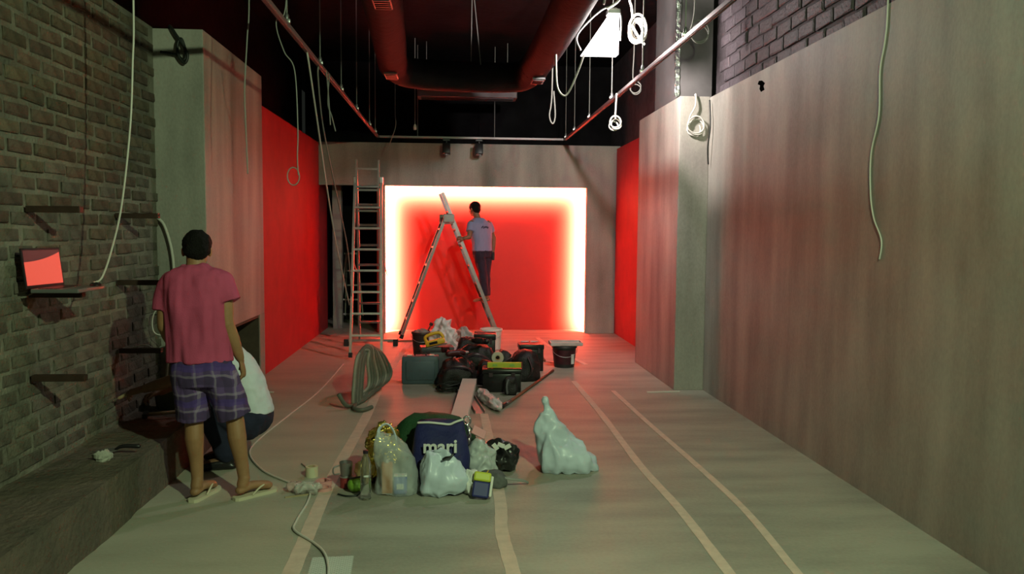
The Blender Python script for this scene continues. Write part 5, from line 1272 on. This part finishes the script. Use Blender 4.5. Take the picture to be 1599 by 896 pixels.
q = MB(); q.box(G(0.185, 0.02, 0.72), (0.045, 0.06, 0.13), bev=0.012); q.build('belt_pouch', black_fabric, p2)

# ---- man crouching behind the man in pink, working at the wall
p3 = person('man in white shirt and navy trousers crouching at the plinth, half hidden', (-1.55, 5.8, 0))
b = MB()
HP, HR = head(b, (-1.80, 5.82, 0.985), (-1, 0.05, -0.35), (-0.35, 0, 1), 0.97)
b.limb([(-1.66, 5.80, 0.80), (-1.73, 5.81, 0.89), (-1.79, 5.82, 0.94)], [0.065, 0.057, 0.056], 14)
b.limb([(-1.46, 5.80, 0.32), (-1.47, 5.80, 0.48), (-1.545, 5.80, 0.66), (-1.64, 5.80, 0.80)], [0.15, 0.135, 0.15, 0.12], 20, flat=0.72, side=(0, 1, 0))
LS, RS = V((-1.66, 5.63, 0.77)), V((-1.66, 5.98, 0.77))
LE, LW = V((-1.90, 5.53, 0.66)), V((-2.13, 5.58, 0.585))
RE, RW = V((-1.93, 6.06, 0.60)), V((-2.13, 5.92, 0.50))
for s_, e_, w_ in ((LS, LE, LW), (RS, RE, RW)):
    b.limb([s_, s_.lerp(e_, .5), e_], [0.054, 0.048, 0.04], 14); b.limb([e_, e_.lerp(w_, .45), w_], [0.042, 0.04, 0.027], 14)
hand(b, LW, (-1, 0.1, -0.25), (0, 0.4, -1), -1, 1.0, 0.6)
hand(b, RW, (-1, -0.3, -0.3), (0, -0.4, -1), 1, 1.0, 0.6)
LEG3 = ((V((-1.46, 5.70, 0.30)), V((-1.74, 5.60, 0.47)), V((-1.60, 5.66, 0.10)), V((-1.84, 5.62, 0))), (V((-1.46, 5.90, 0.30)), V((-1.76, 5.93, 0.47)), V((-1.62, 5.90, 0.10)), V((-1.86, 5.90, 0))))
for hip, kn, an, toe in LEG3:
    b.limb([hip, hip.lerp(kn, .5), kn], [0.092, 0.08, 0.056], 16); b.limb([kn, kn.lerp(an, .4) + V((0.012, 0, 0)), an], [0.054, 0.056, 0.036], 16)
    foot(b, an, toe, 1.0, False, 0.01)
put(p3, b, 'body', skin_dark, 0.007, 4)
eyes(p3, HP, 0.97)
h_ = MB(); h_.ell(HP(0, -0.018, 0.035), (0.084, 0.1, 0.086), HR); h_.ell(HP(0, -0.055, -0.01), (0.074, 0.057, 0.07), HR)
put(p3, h_, 'hair', hair_m, 0.007, 3, (0.005, 30, 3))
sh = MB()
P, R_2 = resample([(-1.425, 5.80, 0.355), (-1.455, 5.80, 0.48), (-1.535, 5.80, 0.66), (-1.635, 5.80, 0.79), (-1.70, 5.805, 0.86)], [0.155, 0.158, 0.17, 0.15, 0.085], 6); sh.tube(P, R_2, 28, flat=0.78, side=(0, 1, 0))
for s_, e_ in ((LS, LE), (RS, RE)):
    P, R_2 = resample([s_, s_.lerp(e_, .35), s_.lerp(e_, .65)], [0.07, 0.07, 0.072], 5); sh.tube(P, R_2, 18)
put(p3, sh, 'shirt', white_cotton, 0.007, 4, (0.010, 10, 4, (1, 1, 1.3)))
tr_ = MB(); tr_.ell((-1.445, 5.80, 0.33), (0.135, 0.20, 0.125))
for hip, kn, an, toe in LEG3:
    P, R_2 = resample([hip, hip.lerp(kn, .5), kn], [0.115, 0.10, 0.082], 5); tr_.limb(P, R_2, 20)
    P, R_2 = resample([kn, kn.lerp(an, .5) + V((0.01, 0, 0)), an + V((0, 0, 0.01))], [0.08, 0.078, 0.07], 5); tr_.limb(P, R_2, 20)
put(p3, tr_, 'trousers', navy_denim, 0.007, 4, (0.009, 10, 8))
for hip, kn, an, toe in LEG3:
    q = MB(); foot(q, an, toe, 1.22, False, 0.0)
    d = (toe - an); d.z = 0; d.normalize()
    q.limb([an - d * 0.04 + V((0, 0, -0.075)), an + d * 0.17 + V((0, 0, -0.075))], [0.045, 0.05], 16, flat=0.5, side=(-d.y, d.x, 0))
    me = remesh(q, 'shoe', black_plastic, 0.007, 4)
    for v in me.vertices: v.co.z = max(v.co.z, 0.001)
    link('shoe', me, p3, True)
ch_ = thing('chisel', 'chisel held against the wall by the crouching man', 'chisel', (-2.25, 5.6, 0.5))
MB().limb([(-2.19, 5.60, 0.575), (-2.30, 5.61, 0.52)], [0.013, 0.012], 10).build('handle', wood_pale, ch_, True)
MB().bar((-2.295, 5.61, 0.523), (-2.338, 5.613, 0.505), 0.018, 0.006).build('blade', steel, ch_)
